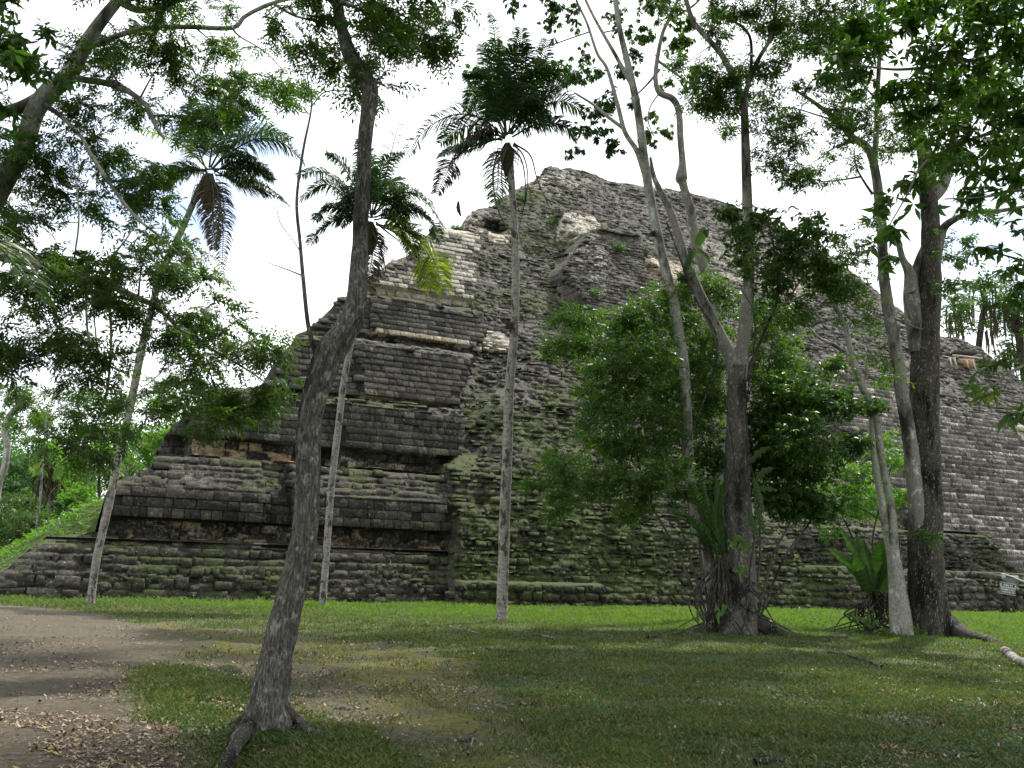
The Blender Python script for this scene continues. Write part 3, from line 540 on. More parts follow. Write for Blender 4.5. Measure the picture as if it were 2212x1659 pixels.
# ------------------------------------------------------------------ the trees
# front leaning tree
rt = gnd(575, 1600); YF = rt[1]
T1 = tree('leaning_tree', 'nearest tree, leaning rough-barked crooked trunk on the grassy mound beside the path', 'tree', [
    dict(p=[(578, 1640), (580, 1570), (583, 1494), (597, 1422), (611, 1350), (630, 1278), (648, 1200), (660, 1134), (665, 1030), (667, 927), (674, 880), (686, 837), (712, 765), (745, 715), (766, 675), (774, 600), (777, 540), (780, 468), (785, 380), (790, 288), (799, 216), (795, 185), (776, 150), (755, 115), (741, 72), (733, 35), (728, 0), (700, -120), (640, -260), (600, -420)],
         Y=[YF] * 14 + [YF + .1 * k for k in range(16)], w=[98, 90, 78, 68, 65, 61, 58, 56, 56, 56, 58, 60, 66, 60, 51, 44, 40, 38, 36, 35, 40, 42, 42, 38, 30, 29, 28, 26, 24, 18], seg=96, n=560, furrow=.020, fk=13, knots=.10, flare=(.30, .60, 4, 1.9)),
    dict(p=[(700, 790), (683, 764), (666, 704), (655, 603), (648, 522), (641, 432), (655, 324), (673, 230), (666, 180), (661, 140)], Y=YF, w=[30, 13, 10, 9, 8, 7, 6, 4, 3, 1], seg=8),
    dict(p=[(652, 595), (620, 582), (585, 570), (554, 561)], Y=YF, w=[4, 3, 2, 1], seg=5), dict(p=[(650, 545), (630, 515), (605, 480), (596, 440)], Y=YF, w=[3, 2, 2, 1], seg=5),
    dict(p=[(673, 230), (700, 200), (740, 196), (785, 200)], Y=YF, w=[3, 3, 3, 3], seg=5),
    dict(p=[(700, -120), (800, -160), (900, -120), (960, -20)], Y=[YF, YF, YF + .5, YF + 1], w=[20, 16, 12, 6]), dict(p=[(728, 0), (800, 30), (860, 60), (900, 70)], Y=[YF, YF + .6, YF + 1, YF + 1.5], w=[10, 6, 5, 3]),
    dict(p=[(640, -260), (420, -400), (100, -600)], Y=[YF, 7, 5], w=[16, 14, 10]), dict(p=[(600, -420), (900, -700), (1300, -900)], Y=[YF, 7, 6], w=[16, 14, 10]),
    dict(p=[(566, 1520), (540, 1562), (515, 1600), (492, 1645), (465, 1710)], Y=[YF - .05] + [float(gnd(x_, y_, .15)[1]) for x_, y_ in ((540, 1562), (515, 1600), (492, 1645), (465, 1710))], w=[46, 44, 34, 28, 16], seg=28, n=80, furrow=.018, fk=9, bk='dark'),
    dict(p=[(600, 1530), (640, 1562), (672, 1582), (715, 1600)], Y=[YF - .05] + [float(gnd(x_, y_, .13)[1]) for x_, y_ in ((640, 1562), (672, 1582), (715, 1600))], w=[48, 36, 22, 6], seg=20, n=50, furrow=.014, bk='dark'),
    dict(p=[(560, 1530), (530, 1550), (505, 1562), (480, 1570)], Y=[YF, YF + .1, YF + .15, YF + .2], w=[40, 26, 15, 6], seg=16, n=40, furrow=.012, bk='dark')],
    'front', [(888, 36, 90, 43, 10), (816, 36, 54, 36, 10), (924, 79, 54, 43, 10.5), (834, 119, 54, 47, 10), (798, 162, 36, 32, 10), (827, 173, 18, 29, 10), (730, 151, 32, 22, 10), (744, 173, 36, 22, 10), (960, 18, 43, 22, 10.5), (870, 83, 45, 35, 10), (720, 144, 30, 30, 10), (691, 72, 30, 30, 10), (684, 20, 40, 22, 10),
      (640, 94, 32, 45, 10, .8), (612, 30, 45, 25, 10, .8), (900, -60, 120, 60, 9), (700, -80, 140, 60, 9), (1000, -150, 150, 80, 8), (500, -200, 180, 90, 8), (100, -500, 300, 200, 5), (500, -700, 300, 200, 5), (900, -700, 350, 200, 6), (1300, -800, 350, 200, 6)],
    'mid', 'pinnate', .62, 1.15, 1, bnode=5)
# big left tree
L1 = tree('spreading_tree', 'big pale-limbed tree with drooping leafy boughs filling the upper left', 'tree', [
    dict(p=[(-330, 1420), (-240, 900), (-120, 620), (-20, 440), (30, 355), (50, 320), (75, 240), (110, 195), (150, 160), (185, 95), (215, 50), (255, 0), (300, -60), (340, -200)], Y=14, w=[90, 70, 62, 52, 44, 42, 44, 46, 40, 34, 30, 26, 22, 14], seg=24, n=140, furrow=.006),
    dict(p=[(-200, 250), (-60, 262), (0, 245), (45, 232), (80, 215), (110, 195)], Y=14, w=[26, 26, 26, 28, 30, 30], seg=12),
    dict(p=[(255, 0), (300, 22), (350, 12), (420, -10)], Y=14, w=[22, 16, 14, 10]), dict(p=[(150, 165), (180, 172), (250, 185), (310, 222), (340, 280), (355, 300)], Y=14, w=[22, 16, 15, 11, 8, 5]),
    dict(p=[(150, 130), (210, 95), (300, 64), (400, 58), (500, 60), (530, 35), (580, 10), (640, -5), (760, -20)], Y=14, w=[16, 14, 13, 12, 11, 10, 10, 8, 6]), dict(p=[(500, 60), (520, 80), (570, 110), (610, 150)], Y=14, w=[6, 4, 3, 2]),
    dict(p=[(590, 8), (640, 35), (700, 48)], Y=14, w=[7, 6, 4]),
    dict(p=[(95, 225), (130, 250), (175, 295), (200, 340), (240, 400), (265, 435), (300, 475), (350, 515), (400, 560)], Y=13.5, w=[14, 11, 9, 9, 8, 8, 7, 5, 3]),
    dict(p=[(-100, 540), (50, 560), (130, 590), (220, 610), (290, 640), (340, 665), (400, 720), (450, 750), (520, 790), (580, 830)], Y=13, w=[30, 26, 22, 19, 14, 12, 9, 7, 5, 3]),
    dict(p=[(160, 560), (170, 480), (165, 400), (150, 300)], Y=13.4, w=[4, 4, 3, 3], seg=6), dict(p=[(185, 620), (190, 720), (210, 760), (188, 560)], Y=13.2, w=[6, 5, 4, 2], seg=6),
    dict(p=[(360, 690), (360, 760), (350, 800), (320, 830)], Y=13, w=[4, 3, 3, 2], seg=6), dict(p=[(220, 610), (240, 560), (270, 520), (290, 490)], Y=13, w=[9, 6, 4, 2], seg=6),
    dict(p=[(230, 615), (240, 720), (230, 850), (200, 930)], Y=13.2, w=[8, 6, 5, 3], seg=6)],
    'pale', [(252, 72, 75, 45, 14), (414, 22, 110, 40, 14), (390, 83, 95, 40, 14), (460, 90, 40, 55, 14), (200, 144, 45, 45, 14), (252, 137, 72, 30, 14), (342, 144, 45, 38, 14), (396, 180, 110, 35, 14, .8), (540, 187, 70, 35, 14), (612, 205, 65, 38, 14), (600, 110, 34, 45, 14, .6), (530, 140, 40, 30, 14, .6),
      (187, 245, 65, 45, 14), (144, 306, 65, 55, 14), (108, 378, 75, 55, 14), (54, 342, 55, 45, 14), (216, 324, 50, 50, 14), (306, 378, 65, 50, 14), (342, 432, 50, 45, 14), (252, 420, 55, 35, 14), (162, 450, 55, 38, 14), (414, 260, 75, 45, 14), (288, 234, 50, 45, 14), (504, 235, 50, 35, 14), (20, 440, 50, 50, 14), (60, 470, 60, 40, 14), (10, 300, 30, 40, 14, .7),
      (72, 540, 90, 65, 13), (198, 570, 70, 40, 13), (324, 532, 55, 30, 13, .8), (396, 550, 55, 45, 13.3), (72, 640, 90, 72, 13), (54, 729, 65, 72, 13, 1.2), (162, 585, 72, 43, 13), (180, 621, 72, 36, 13), (108, 733, 72, 43, 13, 1.2), (162, 747, 72, 43, 13, 1.2), (216, 783, 54, 43, 13), (180, 819, 50, 32, 13),
      (234, 657, 54, 36, 13), (281, 664, 50, 36, 13), (306, 574, 50, 36, 13), (396, 585, 72, 47, 13), (450, 621, 54, 36, 13), (378, 675, 65, 43, 13, 1.2), (468, 682, 43, 36, 13), (360, 718, 54, 36, 13), (432, 711, 54, 30, 13), (522, 765, 72, 54, 13), (576, 783, 43, 54, 13), (432, 790, 54, 43, 13), (414, 837, 43, 36, 13), (450, 873, 65, 43, 13, 1.2), (540, 855, 72, 36, 13, 1.1), (605, 855, 36, 36, 13), (468, 902, 54, 22, 13),
      (342, 855, 47, 43, 13), (324, 891, 54, 36, 13), (259, 866, 43, 29, 13), (198, 920, 72, 36, 13), (144, 956, 65, 29, 13), (198, 970, 43, 29, 13), (234, 920, 36, 36, 13), (30, 800, 40, 30, 13, .7),
      (200, -100, 200, 80, 13), (500, -120, 200, 80, 12), (-150, 100, 120, 120, 12), (-150, 400, 120, 150, 13), (0, -300, 300, 150, 10), (500, -350, 300, 150, 10), (-200, -200, 200, 150, 9)],
    'mid', 'pinnate', .74, .82, 2, clump=.24)
# tree with whorled leaves: slender pale trunk left in the right-hand cluster
YC = gnd(1560, 1365)[1]
TB = tree('slender_tree', 'slender pale smooth-barked tree leaning left, leftmost stem of the middle cluster', 'tree', [
    dict(p=[(1545, 1375), (1540, 1340), (1530, 1200), (1505, 1140), (1493, 1050), (1488, 1000), (1478, 800), (1466, 720), (1455, 650), (1432, 560), (1415, 480), (1400, 400), (1390, 330), (1378, 240), (1366, 180), (1352, 120), (1338, 60), (1330, 0), (1320, -120), (1300, -260)], Y=YC, w=[30, 28, 26, 25, 24, 24, 23, 23, 23, 22, 21, 21, 20, 18, 17, 15, 13, 12, 10, 6], seg=18, n=150),
    dict(p=[(1392, 375), (1375, 325), (1350, 285), (1335, 230), (1312, 150), (1290, 115), (1268, 50), (1245, 0), (1230, -60)], Y=YC, w=[13, 12, 11, 10, 8, 7, 6, 5, 3]), dict(p=[(1350, 280), (1310, 250), (1280, 225), (1240, 200)], Y=YC, w=[9, 8, 6, 4]),
    dict(p=[(1368, 190), (1330, 120), (1290, 50), (1265, 0), (1240, -60)], Y=YC, w=[11, 9, 7, 6, 4])],
    'pale', [(1032, 151, 30, 30, 27, .5), (1021, 176, 24, 18, 27, .5), (1122, 5, 25, 15, 24), (1194, 14, 36, 18, 26), (1190, 47, 30, 30, 26, .8), (1248, 36, 40, 30, 26, .6), (1176, 151, 40, 40, 27), (1230, 155, 40, 45, 27), (1284, 216, 54, 36, 26), (1266, 281, 43, 29, 26), (1320, 317, 36, 22, 26), (1237, 317, 18, 18, 26), (1338, 155, 29, 36, 26, .7), (1374, 72, 30, 30, 26, .6), (1374, 126, 36, 22, 26, .7), (1334, 36, 36, 36, 26, .6), (1284, 162, 40, 30, 26, .7), (1250, 110, 30, 40, 26, .5),
     (1250, -80, 120, 60, 25), (1400, -80, 120, 60, 25), (1100, -120, 120, 60, 22)],
    'blue', 'whorl', 1.05, .62, 3, dep=.6, bnode=1)
TD = tree('crooked_tree', 'thin crooked grey tree with a swollen knot on its stem, behind the slender pale tree', 'tree', [
    dict(p=[(1575, 1300), (1560, 1000), (1548, 700), (1535, 620), (1505, 530), (1492, 460), (1476, 400), (1472, 384), (1474, 350), (1470, 300), (1466, 240), (1452, 213), (1425, 200), (1416, 170), (1421, 120), (1432, 70), (1446, 40), (1470, -20), (1480, -120)], Y=31, w=[34, 30, 28, 27, 24, 21, 19, 28, 16, 15, 15, 16, 14, 11, 10, 9, 8, 6, 4], seg=14, n=140),
    dict(p=[(1425, 150), (1400, 180), (1380, 200), (1360, 215)], Y=31, w=[7, 5, 4, 2]), dict(p=[(1420, 130), (1460, 160), (1500, 185), (1530, 200)], Y=31, w=[7, 5, 4, 2]), dict(p=[(1446, 40), (1470, 30), (1500, 10), (1540, -30)], Y=31, w=[7, 6, 5, 3]),
    dict(p=[(1425, 200), (1405, 230), (1400, 260), (1410, 290)], Y=31, w=[4, 3, 3, 2])],
    'grey', [(1410, 83, 30, 25, 31, .8), (1428, 18, 50, 30, 31), (1482, 101, 36, 36, 31), (1493, 151, 30, 30, 31), (1403, 299, 29, 18, 31), (1442, 277, 22, 18, 31), (1410, 248, 18, 14, 31), (1442, 180, 20, 16, 31, .7), (1370, 215, 20, 14, 31), (1480, 40, 40, 26, 31), (1450, -60, 100, 50, 31)],
    'mid', 'whorl', 1.15, .75, 4, dep=.6, bnode=1)
YA = gnd(1600, 1368)[1]
TA = tree('forked_tree', 'stout dark-barked tree dividing into a V of two pale stems, ferns at its foot', 'tree', [
    dict(p=[(1592, 1385), (1592, 1350), (1595, 1290), (1597, 1200), (1594, 1120), (1592, 1000), (1592, 900), (1592, 830), (1594, 790)], Y=YA, w=[98, 84, 76, 68, 62, 54, 46, 42, 44], seg=40, n=150, furrow=.018, fk=9, flare=(.5, .30, 5, .5)),
    dict(p=[(1592, 830), (1580, 775), (1560, 735), (1530, 675), (1500, 610), (1480, 560), (1463, 500), (1445, 450), (1425, 410), (1412, 380), (1405, 340)], Y=[YA] * 11, w=[34, 30, 28, 26, 23, 21, 19, 17, 14, 11, 6], seg=20, n=90, furrow=.006),
    dict(p=[(1596, 820), (1606, 740), (1614, 660), (1618, 600), (1616, 500), (1613, 400), (1610, 300), (1608, 240), (1605, 200)], Y=YA, w=[34, 30, 28, 26, 25, 23, 20, 19, 19], seg=20, n=80, furrow=.005),
    dict(p=[(1603, 215), (1585, 170), (1560, 120), (1530, 85), (1500, 50), (1485, 10), (1470, -60)], Y=YA, w=[15, 15, 14, 13, 12, 11, 8]), dict(p=[(1607, 215), (1620, 170), (1640, 125), (1660, 90), (1672, 40), (1680, -30)], Y=YA, w=[14, 12, 11, 9, 7, 5]),
    dict(p=[(1622, 160), (1622, 90), (1605, 60), (1560, 30), (1520, -10)], Y=YA, w=[8, 7, 6, 5, 3]),
    dict(p=[(1640, 1345), (1680, 1366), (1740, 1382), (1830, 1376)], Y=[YA, YA - .5, YA - 1, YA - 1], w=[40, 24, 16, 12], seg=12, furrow=.01, bk='dark'), dict(p=[(1545, 1350), (1500, 1368), (1470, 1375), (1440, 1380)], Y=[YA, YA - .3, YA - .5, YA - .5], w=[36, 20, 12, 6], seg=12, furrow=.01, bk='dark')],
    'front', [(1542, 155, 47, 32, 25), (1578, 216, 54, 47, 25, 1.2), (1524, 205, 43, 40, 25, 1.2), (1506, 234, 36, 25, 25), (1567, 274, 20, 22, 25), (1549, 72, 36, 20, 25), (1488, 133, 29, 29, 25, .8), (1438, 18, 36, 22, 25, .8), (1589, 18, 54, 25, 25, .9), (1650, 47, 54, 30, 25, .9), (1722, 72, 54, 54, 25), (1776, 36, 54, 40, 25), (1776, 90, 54, 30, 25), (1650, 144, 43, 36, 25), (1610, 150, 30, 40, 25), (1668, 223, 36, 36, 25), (1560, 40, 60, 30, 25, .8), (1700, 20, 60, 25, 25, .8),
     (1600, -80, 150, 60, 24), (1750, -60, 150, 60, 24), (1500, -150, 200, 80, 22), (1800, -250, 250, 120, 18), (1500, -400, 300, 150, 14), (1900, -500, 300, 150, 12)],
    'mid', 'simple', 1.05, .95, 5, 'grey', bnode=1)
# right cluster
YE = gnd(2005, 1375)[1]
TE = tree('massive_tree', 'thickest straight dark trunk flecked with white lichen, rightmost of the right-hand cluster', 'tree', [
    dict(p=[(2012, 1395), (2012, 1360), (2005, 1290), (2000, 1200), (1999, 1100), (1997, 1000), (1996, 900), (1998, 800), (2003, 700), (2008, 600), (2010, 520), (2009, 460), (2005, 420), (2000, 350), (1990, 300), (1975, 270)], Y=YE, w=[98, 84, 76, 72, 70, 68, 65, 62, 56, 50, 42, 40, 40, 36, 26, 16], seg=44, n=230, furrow=.02, fk=9, flare=(.55, .28, 4, .3)),
    dict(p=[(2003, 440), (2040, 395), (2060, 300), (2080, 230), (2110, 150), (2140, 60)], Y=YE, w=[26, 24, 18, 15, 12, 8], seg=14), dict(p=[(2020, 570), (2035, 500), (2060, 475), (2100, 460), (2160, 455), (2220, 445)], Y=[YE, YE, YE - .5, YE - 1, YE - 2, YE - 3], w=[26, 20, 15, 12, 10, 8], seg=14),
    dict(p=[(1985, 760), (1970, 650), (1965, 590), (1950, 560), (1940, 520)], Y=YE, w=[40, 38, 26, 16, 14], seg=16, furrow=.01), dict(p=[(1968, 620), (1985, 560), (2000, 520), (2010, 480)], Y=YE, w=[22, 16, 10, 8]),
    dict(p=[(1968, 690), (1955, 640), (1972, 632), (1980, 625)], Y=YE - .5, w=[8, 7, 6, 5], seg=7), dict(p=[(1992, 712), (1960, 700), (1935, 688), (1918, 680)], Y=YE - .4, w=[5, 4, 4, 3], seg=6),
    dict(p=[(2040, 1350), (2085, 1372), (2140, 1388), (2212, 1418), (2300, 1440)], Y=[YE, YE - .7, YE - 1.5, YE - 3, YE - 4.5], w=[60, 34, 26, 22, 16], seg=14, furrow=.012, bk='dark')],
    'dark', [(2064, 515, 32, 22, 24, .8), (2046, 558, 30, 20, 24, .8), (2085, 560, 30, 20, 24, .7), (2120, 470, 40, 25, 22, .7), (2150, 600, 40, 30, 24, .7), (2060, 620, 30, 20, 24, .8), (2120, 200, 80, 60, 22), (1990, 250, 40, 40, 23), (2060, 360, 40, 40, 23, .7),
     (2065, 690, 25, 40, 23, .9), (1990, 1155, 16, 14, YE - .6, 1.6), (2000, 900, 10, 40, YE - .6, .6), (2150, -60, 150, 80, 18), (2300, 200, 150, 100, 16), (2300, -200, 250, 150, 14), (2000, -300, 250, 150, 12)],
    'mid', 'simple', 1.1, .8, 6, 'grey', bnode=1)
TF = tree('grey_limbed_tree', 'grey tree rising against the left side of the massive trunk and arching left', 'tree', [
    dict(p=[(2006, 1330), (1998, 1210), (1980, 1090), (1972, 1010), (1962, 930), (1950, 860), (1940, 790), (1928, 720), (1916, 650), (1908, 580), (1905, 500), (1900, 440), (1893, 385), (1884, 340), (1870, 315), (1840, 295), (1815, 265), (1790, 245), (1750, 215), (1710, 190)], Y=[YE + .05, YE] + [YE - .25] * 18, w=[20, 30, 34, 33, 31, 29, 28, 27, 25, 24, 23, 22, 21, 20, 19, 17, 14, 12, 9, 5], seg=22, n=170, furrow=.007, fk=6),
    dict(p=[(1888, 350), (1893, 290), (1895, 220), (1900, 120), (1905, 40), (1908, -40)], Y=YE - .3, w=[14, 13, 11, 10, 8, 6]), dict(p=[(1893, 215), (1870, 190), (1850, 175)], Y=YE - .3, w=[6, 4, 3]), dict(p=[(1895, 230), (1925, 200), (1950, 185)], Y=YE - .3, w=[6, 4, 3]),
    dict(p=[(1885, 420), (1862, 385), (1848, 355), (1845, 320)], Y=YE - .3, w=[7, 5, 4, 3]), dict(p=[(1858, 382), (1820, 388), (1780, 392), (1750, 385)], Y=YE - .3, w=[5, 4, 3, 2]),
    dict(p=[(1815, 265), (1770, 250), (1700, 232), (1625, 240)], Y=YE - .3, w=[6, 4, 3, 2]), dict(p=[(1850, 300), (1800, 320), (1775, 340), (1755, 350)], Y=YE - .3, w=[5, 4, 3, 2])],
    'grey', [(1686, 324, 43, 36, 24), (1715, 378, 54, 29, 24), (1758, 367, 29, 22, 24), (1794, 396, 18, 11, 24), (1722, 306, 36, 25, 24, .8), (1668, 353, 25, 22, 24), (1650, 274, 30, 30, 24), (1697, 259, 34, 30, 24), (1830, 234, 54, 36, 24), (1812, 281, 40, 25, 24), (1920, 252, 54, 54, 24), (1938, 306, 50, 36, 24), (1750, 190, 50, 30, 24, .7), (1840, 180, 50, 40, 24, .7), (1790, 310, 40, 25, 24, .6), (1850, 340, 30, 30, 24, .5),
     (1848, 511, 36, 25, 24, .7), (1848, 558, 43, 29, 24, .8), (1866, 486, 30, 18, 24, .6), (1890, -60, 100, 60, 23), (1820, 60, 60, 50, 24)],
    'mid', 'simple', 1.0, .9, 7, bnode=1)
YG = gnd(1950, 1370)[1] - .6
TG = tree('twisted_sapling', 'pale mottled sapling of two twisted joined stems, left of the grey tree and massive trunk', 'tree', [
    dict(p=[(1958, 1382), (1952, 1350), (1945, 1290), (1936, 1230), (1930, 1190), (1928, 1130), (1926, 1100), (1921, 1070), (1910, 1020), (1903, 980), (1898, 940), (1890, 890), (1878, 865), (1862, 835), (1846, 790), (1835, 750), (1828, 710), (1810, 670), (1792, 640), (1772, 605), (1752, 575), (1730, 540)], Y=YG, w=[44, 38, 32, 27, 24, 19, 17, 15, 14, 14, 16, 18, 17, 16, 15, 13, 12, 11, 10, 9, 7, 5], seg=18, n=170, knots=.14),
    dict(p=[(1935, 1380), (1930, 1300), (1926, 1220), (1912, 1130), (1900, 1060), (1890, 1000), (1884, 940), (1886, 885)], Y=YG + .05, w=[24, 20, 18, 16, 15, 14, 14, 14], seg=14, n=70, knots=.12),
    dict(p=[(1832, 765), (1800, 745), (1770, 730), (1745, 705), (1720, 695)], Y=YG, w=[9, 8, 6, 4, 2]), dict(p=[(1835, 760), (1860, 735), (1890, 710), (1930, 690)], Y=YG, w=[5, 4, 3, 2]), dict(p=[(1862, 835), (1872, 800), (1870, 770), (1880, 740)], Y=YG, w=[7, 7, 5, 3])],
    'pale', [(1812, 614, 54, 36, 22), (1758, 585, 60, 36, 22), (1848, 639, 29, 29, 22), (1704, 675, 50, 40, 22, .8), (1870, 700, 30, 20, 22, .5), (1880, 780, 25, 20, 22, .7), (1920, 810, 25, 25, 22, .5), (1830, 690, 30, 20, 22, .4), (1880, 640, 26, 20, 22, .6)],
    'bright', 'simple', 1.1, .85, 8, dep=.5, bnode=2)
# tree with larger leaves in front of the fork
TH_ = tree('broadleaf_sapling', 'slim sapling with larger drooping leaves, its crown crossing the right stem of the forked tree', 'tree', [
    dict(p=[(1600, 1360), (1598, 1200), (1598, 1000), (1602, 850), (1650, 720), (1680, 640), (1672, 540), (1660, 480)], Y=[YA + .9, YA + .9, YA + .8, YA + .6, YA, 22, 21.5, 21.5], w=[10, 10, 9, 8, 7, 6, 5, 3], seg=8, n=50),
    dict(p=[(1690, 620), (1640, 560), (1600, 520), (1575, 500)], Y=21.5, w=[5, 4, 3, 2]), dict(p=[(1695, 660), (1740, 590), (1780, 540), (1800, 500)], Y=21.5, w=[5, 4, 3, 2])],
    'twig', [(1596, 468, 47, 36, 21.5), (1589, 515, 47, 36, 21.5), (1668, 486, 54, 36, 21.5), (1740, 504, 54, 29, 21.5), (1758, 468, 36, 18, 21.5), (1722, 540, 72, 43, 21.5), (1776, 576, 54, 29, 21.5), (1661, 562, 50, 40, 21.5), (1686, 610, 60, 50, 21.5), (1600, 570, 40, 30, 21.5, .7)],
    'mid', 'big', .80, .85, 9, dep=.6, clump=.3)
# understorey
def under(name, label, base, top, Y, blobs, leaf, kind='simple', sc=1., dens=1., seed=0, dep=1.2, stems=3):
    lb = []; rs = RS(seed + 900); bx, by = base; tx, ty = top
    for k in range(stems):
        q = (k - (stems - 1) / 2) * 1.; tb_ = blobs[rs.randint(len(blobs))]
        lb.append(dict(p=[(bx + q * 4, by), ((bx * 2 + tx) / 3 + q * 25, by + (ty - by) * .35), ((bx + tx * 2) / 3 + q * 50, by + (ty - by) * .65), (tb_[0], tb_[1])], Y=Y, w=[6, 5, 4, 2], seg=7, n=24))
    return tree(name, label, 'tree', lb, 'twig', blobs, leaf, kind, sc, dens, seed, dep=dep)
under('understorey_tree', 'bushy bright-green small tree in front of the ruined stairway, left of the slender pale tree', (1530, 1345), (1400, 900), 24.5,
  [(1241, 686, 47, 29, 24), (1230, 743, 54, 29, 24), (1284, 733, 54, 43, 24), (1338, 693, 54, 36, 24), (1392, 686, 54, 43, 24.5), (1428, 650, 36, 29, 24.5), (1392, 765, 72, 54, 24.5), (1320, 801, 47, 43, 24), (1302, 891, 54, 43, 24), (1356, 855, 54, 43, 24), (1410, 909, 54, 54, 24.5), (1302, 945, 54, 36, 24), (1374, 963, 72, 36, 24.5), (1212, 1017, 54, 25, 23.5), (1187, 981, 18, 22, 23.5), (1158, 1046, 29, 18, 23.5), (1248, 1053, 72, 29, 23.5), (1356, 1046, 72, 36, 24), (1194, 1093, 54, 20, 23.5, .7), (1374, 1100, 72, 25, 24, .8), (1446, 1017, 54, 36, 24.5), (1302, 1010, 54, 30, 24), (1260, 840, 30, 25, 24, .5), (1440, 840, 40, 50, 24.5)], 'bright', 'simple', 1.15, 1.1, 21, stems=3)
under('understorey_tree', 'bright-green bushy tree filling the space between and behind the two stems of the forked tree', (1590, 1340), (1580, 800), 26.5,
  [(1460, 621, 40, 30, 26), (1524, 614, 47, 36, 26), (1452, 693, 54, 36, 26), (1452, 783, 47, 54, 26), (1524, 720, 50, 54, 26), (1530, 800, 50, 54, 26), (1542, 860, 50, 45, 26), (1650, 675, 54, 36, 26), (1668, 733, 54, 36, 26), (1560, 640, 40, 30, 26), (1640, 780, 40, 40, 26), (1500, 900, 50, 50, 26), (1776, 794, 43, 29, 26.5), (1715, 780, 40, 30, 26.5, .8)], 'bright', 'simple', 1.15, 1.05, 22)
under('understorey_tree', 'dense very dark-green small tree right of the forked trunk, hiding the terraces behind', (1630, 1350), (1700, 950), 25.5,
  [(1704, 837, 80, 47, 25), (1758, 873, 72, 43, 25), (1668, 891, 72, 54, 25), (1740, 945, 72, 54, 25), (1830, 873, 43, 36, 25), (1892, 873, 32, 22, 25), (1668, 999, 72, 54, 25), (1758, 1017, 54, 47, 25), (1830, 963, 36, 36, 25), (1704, 1071, 72, 36, 25), (1776, 1089, 60, 30, 25), (1740, 1110, 90, 22, 25), (1640, 940, 30, 60, 25), (1530, 990, 45, 50, 25.5), (1530, 1060, 40, 40, 25.5), (1480, 1060, 40, 30, 25.5, .8), (1660, 1060, 40, 50, 25.5)], 'dark', 'big', .72, 1.35, 23, stems=4)
under('understorey_tree', 'small yellow-green tree peeping out behind the twisted sapling, left of the massive trunk', (1900, 1340), (1880, 1050), 28,
  [(1902, 963, 29, 36, 28), (1930, 992, 22, 29, 28), (1866, 1071, 54, 36, 28), (1945, 1071, 22, 36, 28), (1790, 1060, 54, 29, 28), (1812, 1100, 54, 24, 28), (1794, 1145, 14, 14, 27), (1850, 1020, 40, 30, 28)], 'lime', 'simple', 1., .9, 24)
# near foliage from trees standing just outside the frame
NR = tree('overhanging_tree', 'nearby tree with big leaves reaching in from the right edge into the upper right corner', 'tree', [
    dict(p=[(3100, 2300), (3050, 1300), (2950, 600), (2800, 200), (2600, 0)], Y=7.5, w=[120, 100, 80, 60, 40], seg=20), dict(p=[(2800, 200), (2500, 120), (2300, 100), (2100, 130), (1950, 150), (1850, 140)], Y=7.5, w=[40, 26, 16, 10, 7, 4]),
    dict(p=[(2850, 350), (2500, 380), (2212, 410), (2130, 425), (2040, 430)], Y=7.2, w=[26, 14, 7, 5, 3]), dict(p=[(2400, 110), (2250, 250), (2100, 300), (2000, 350), (1960, 420), (1925, 480)], Y=7.5, w=[14, 10, 8, 6, 4, 3]), dict(p=[(2900, 600), (2500, 700), (2212, 790), (2150, 830), (2110, 850)], Y=7.5, w=[20, 12, 6, 4, 3]),
    dict(p=[(2500, 690), (2350, 600), (2200, 560), (2150, 545)], Y=7.5, w=[10, 7, 5, 3]), dict(p=[(2950, 500), (2500, -300), (1900, -700)], Y=[7.5, 7, 6], w=[50, 40, 20])],
    'grey', [(1794, 130, 36, 36, 8), (1830, 158, 54, 36, 8), (1859, 90, 54, 36, 8), (1776, 180, 30, 26, 8), (1902, 54, 72, 54, 8), (1974, 54, 72, 54, 8), (2028, 90, 65, 47, 7.5), (2118, 62, 72, 46, 7), (2172, 126, 54, 43, 7), (1956, 173, 54, 43, 8), (1992, 173, 54, 43, 8), (2082, 162, 72, 43, 7.5), (2154, 216, 65, 47, 7), (2172, 270, 54, 43, 7), (2082, 270, 54, 47, 7.5), (2010, 234, 54, 54, 8), (2118, 324, 54, 43, 7.5), (2064, 353, 47, 36, 7.5, .8), (2172, 378, 47, 50, 7), (2010, 342, 43, 43, 8, .7), (1974, 389, 36, 36, 8, .7), (2118, 425, 65, 22, 7.5, .8), (1920, 450, 30, 30, 7.5, .7),
      (1909, 504, 18, 50, 7.5, .7), (1913, 562, 16, 36, 7.5, .7), (2154, 533, 30, 20, 7.5, .7), (2180, 583, 30, 22, 7.5, .8), (2180, 486, 30, 26, 7.5, .7), (2190, 603, 30, 18, 7.5, .8), (2180, 650, 34, 16, 7.5, .7), (2107, 855, 34, 26, 7.5, .6), (2154, 783, 22, 12, 7.5, .6), (2195, 891, 20, 16, 7.5, .6),
      (2300, 100, 120, 150, 7), (2350, 400, 120, 150, 7), (2100, -100, 250, 80, 7), (1850, -150, 200, 80, 7), (2300, -400, 300, 200, 6), (1800, -600, 350, 200, 6)],
    'bright', 'big', .58, 1.0, 10, dep=.5, clump=.3, bnode=1)
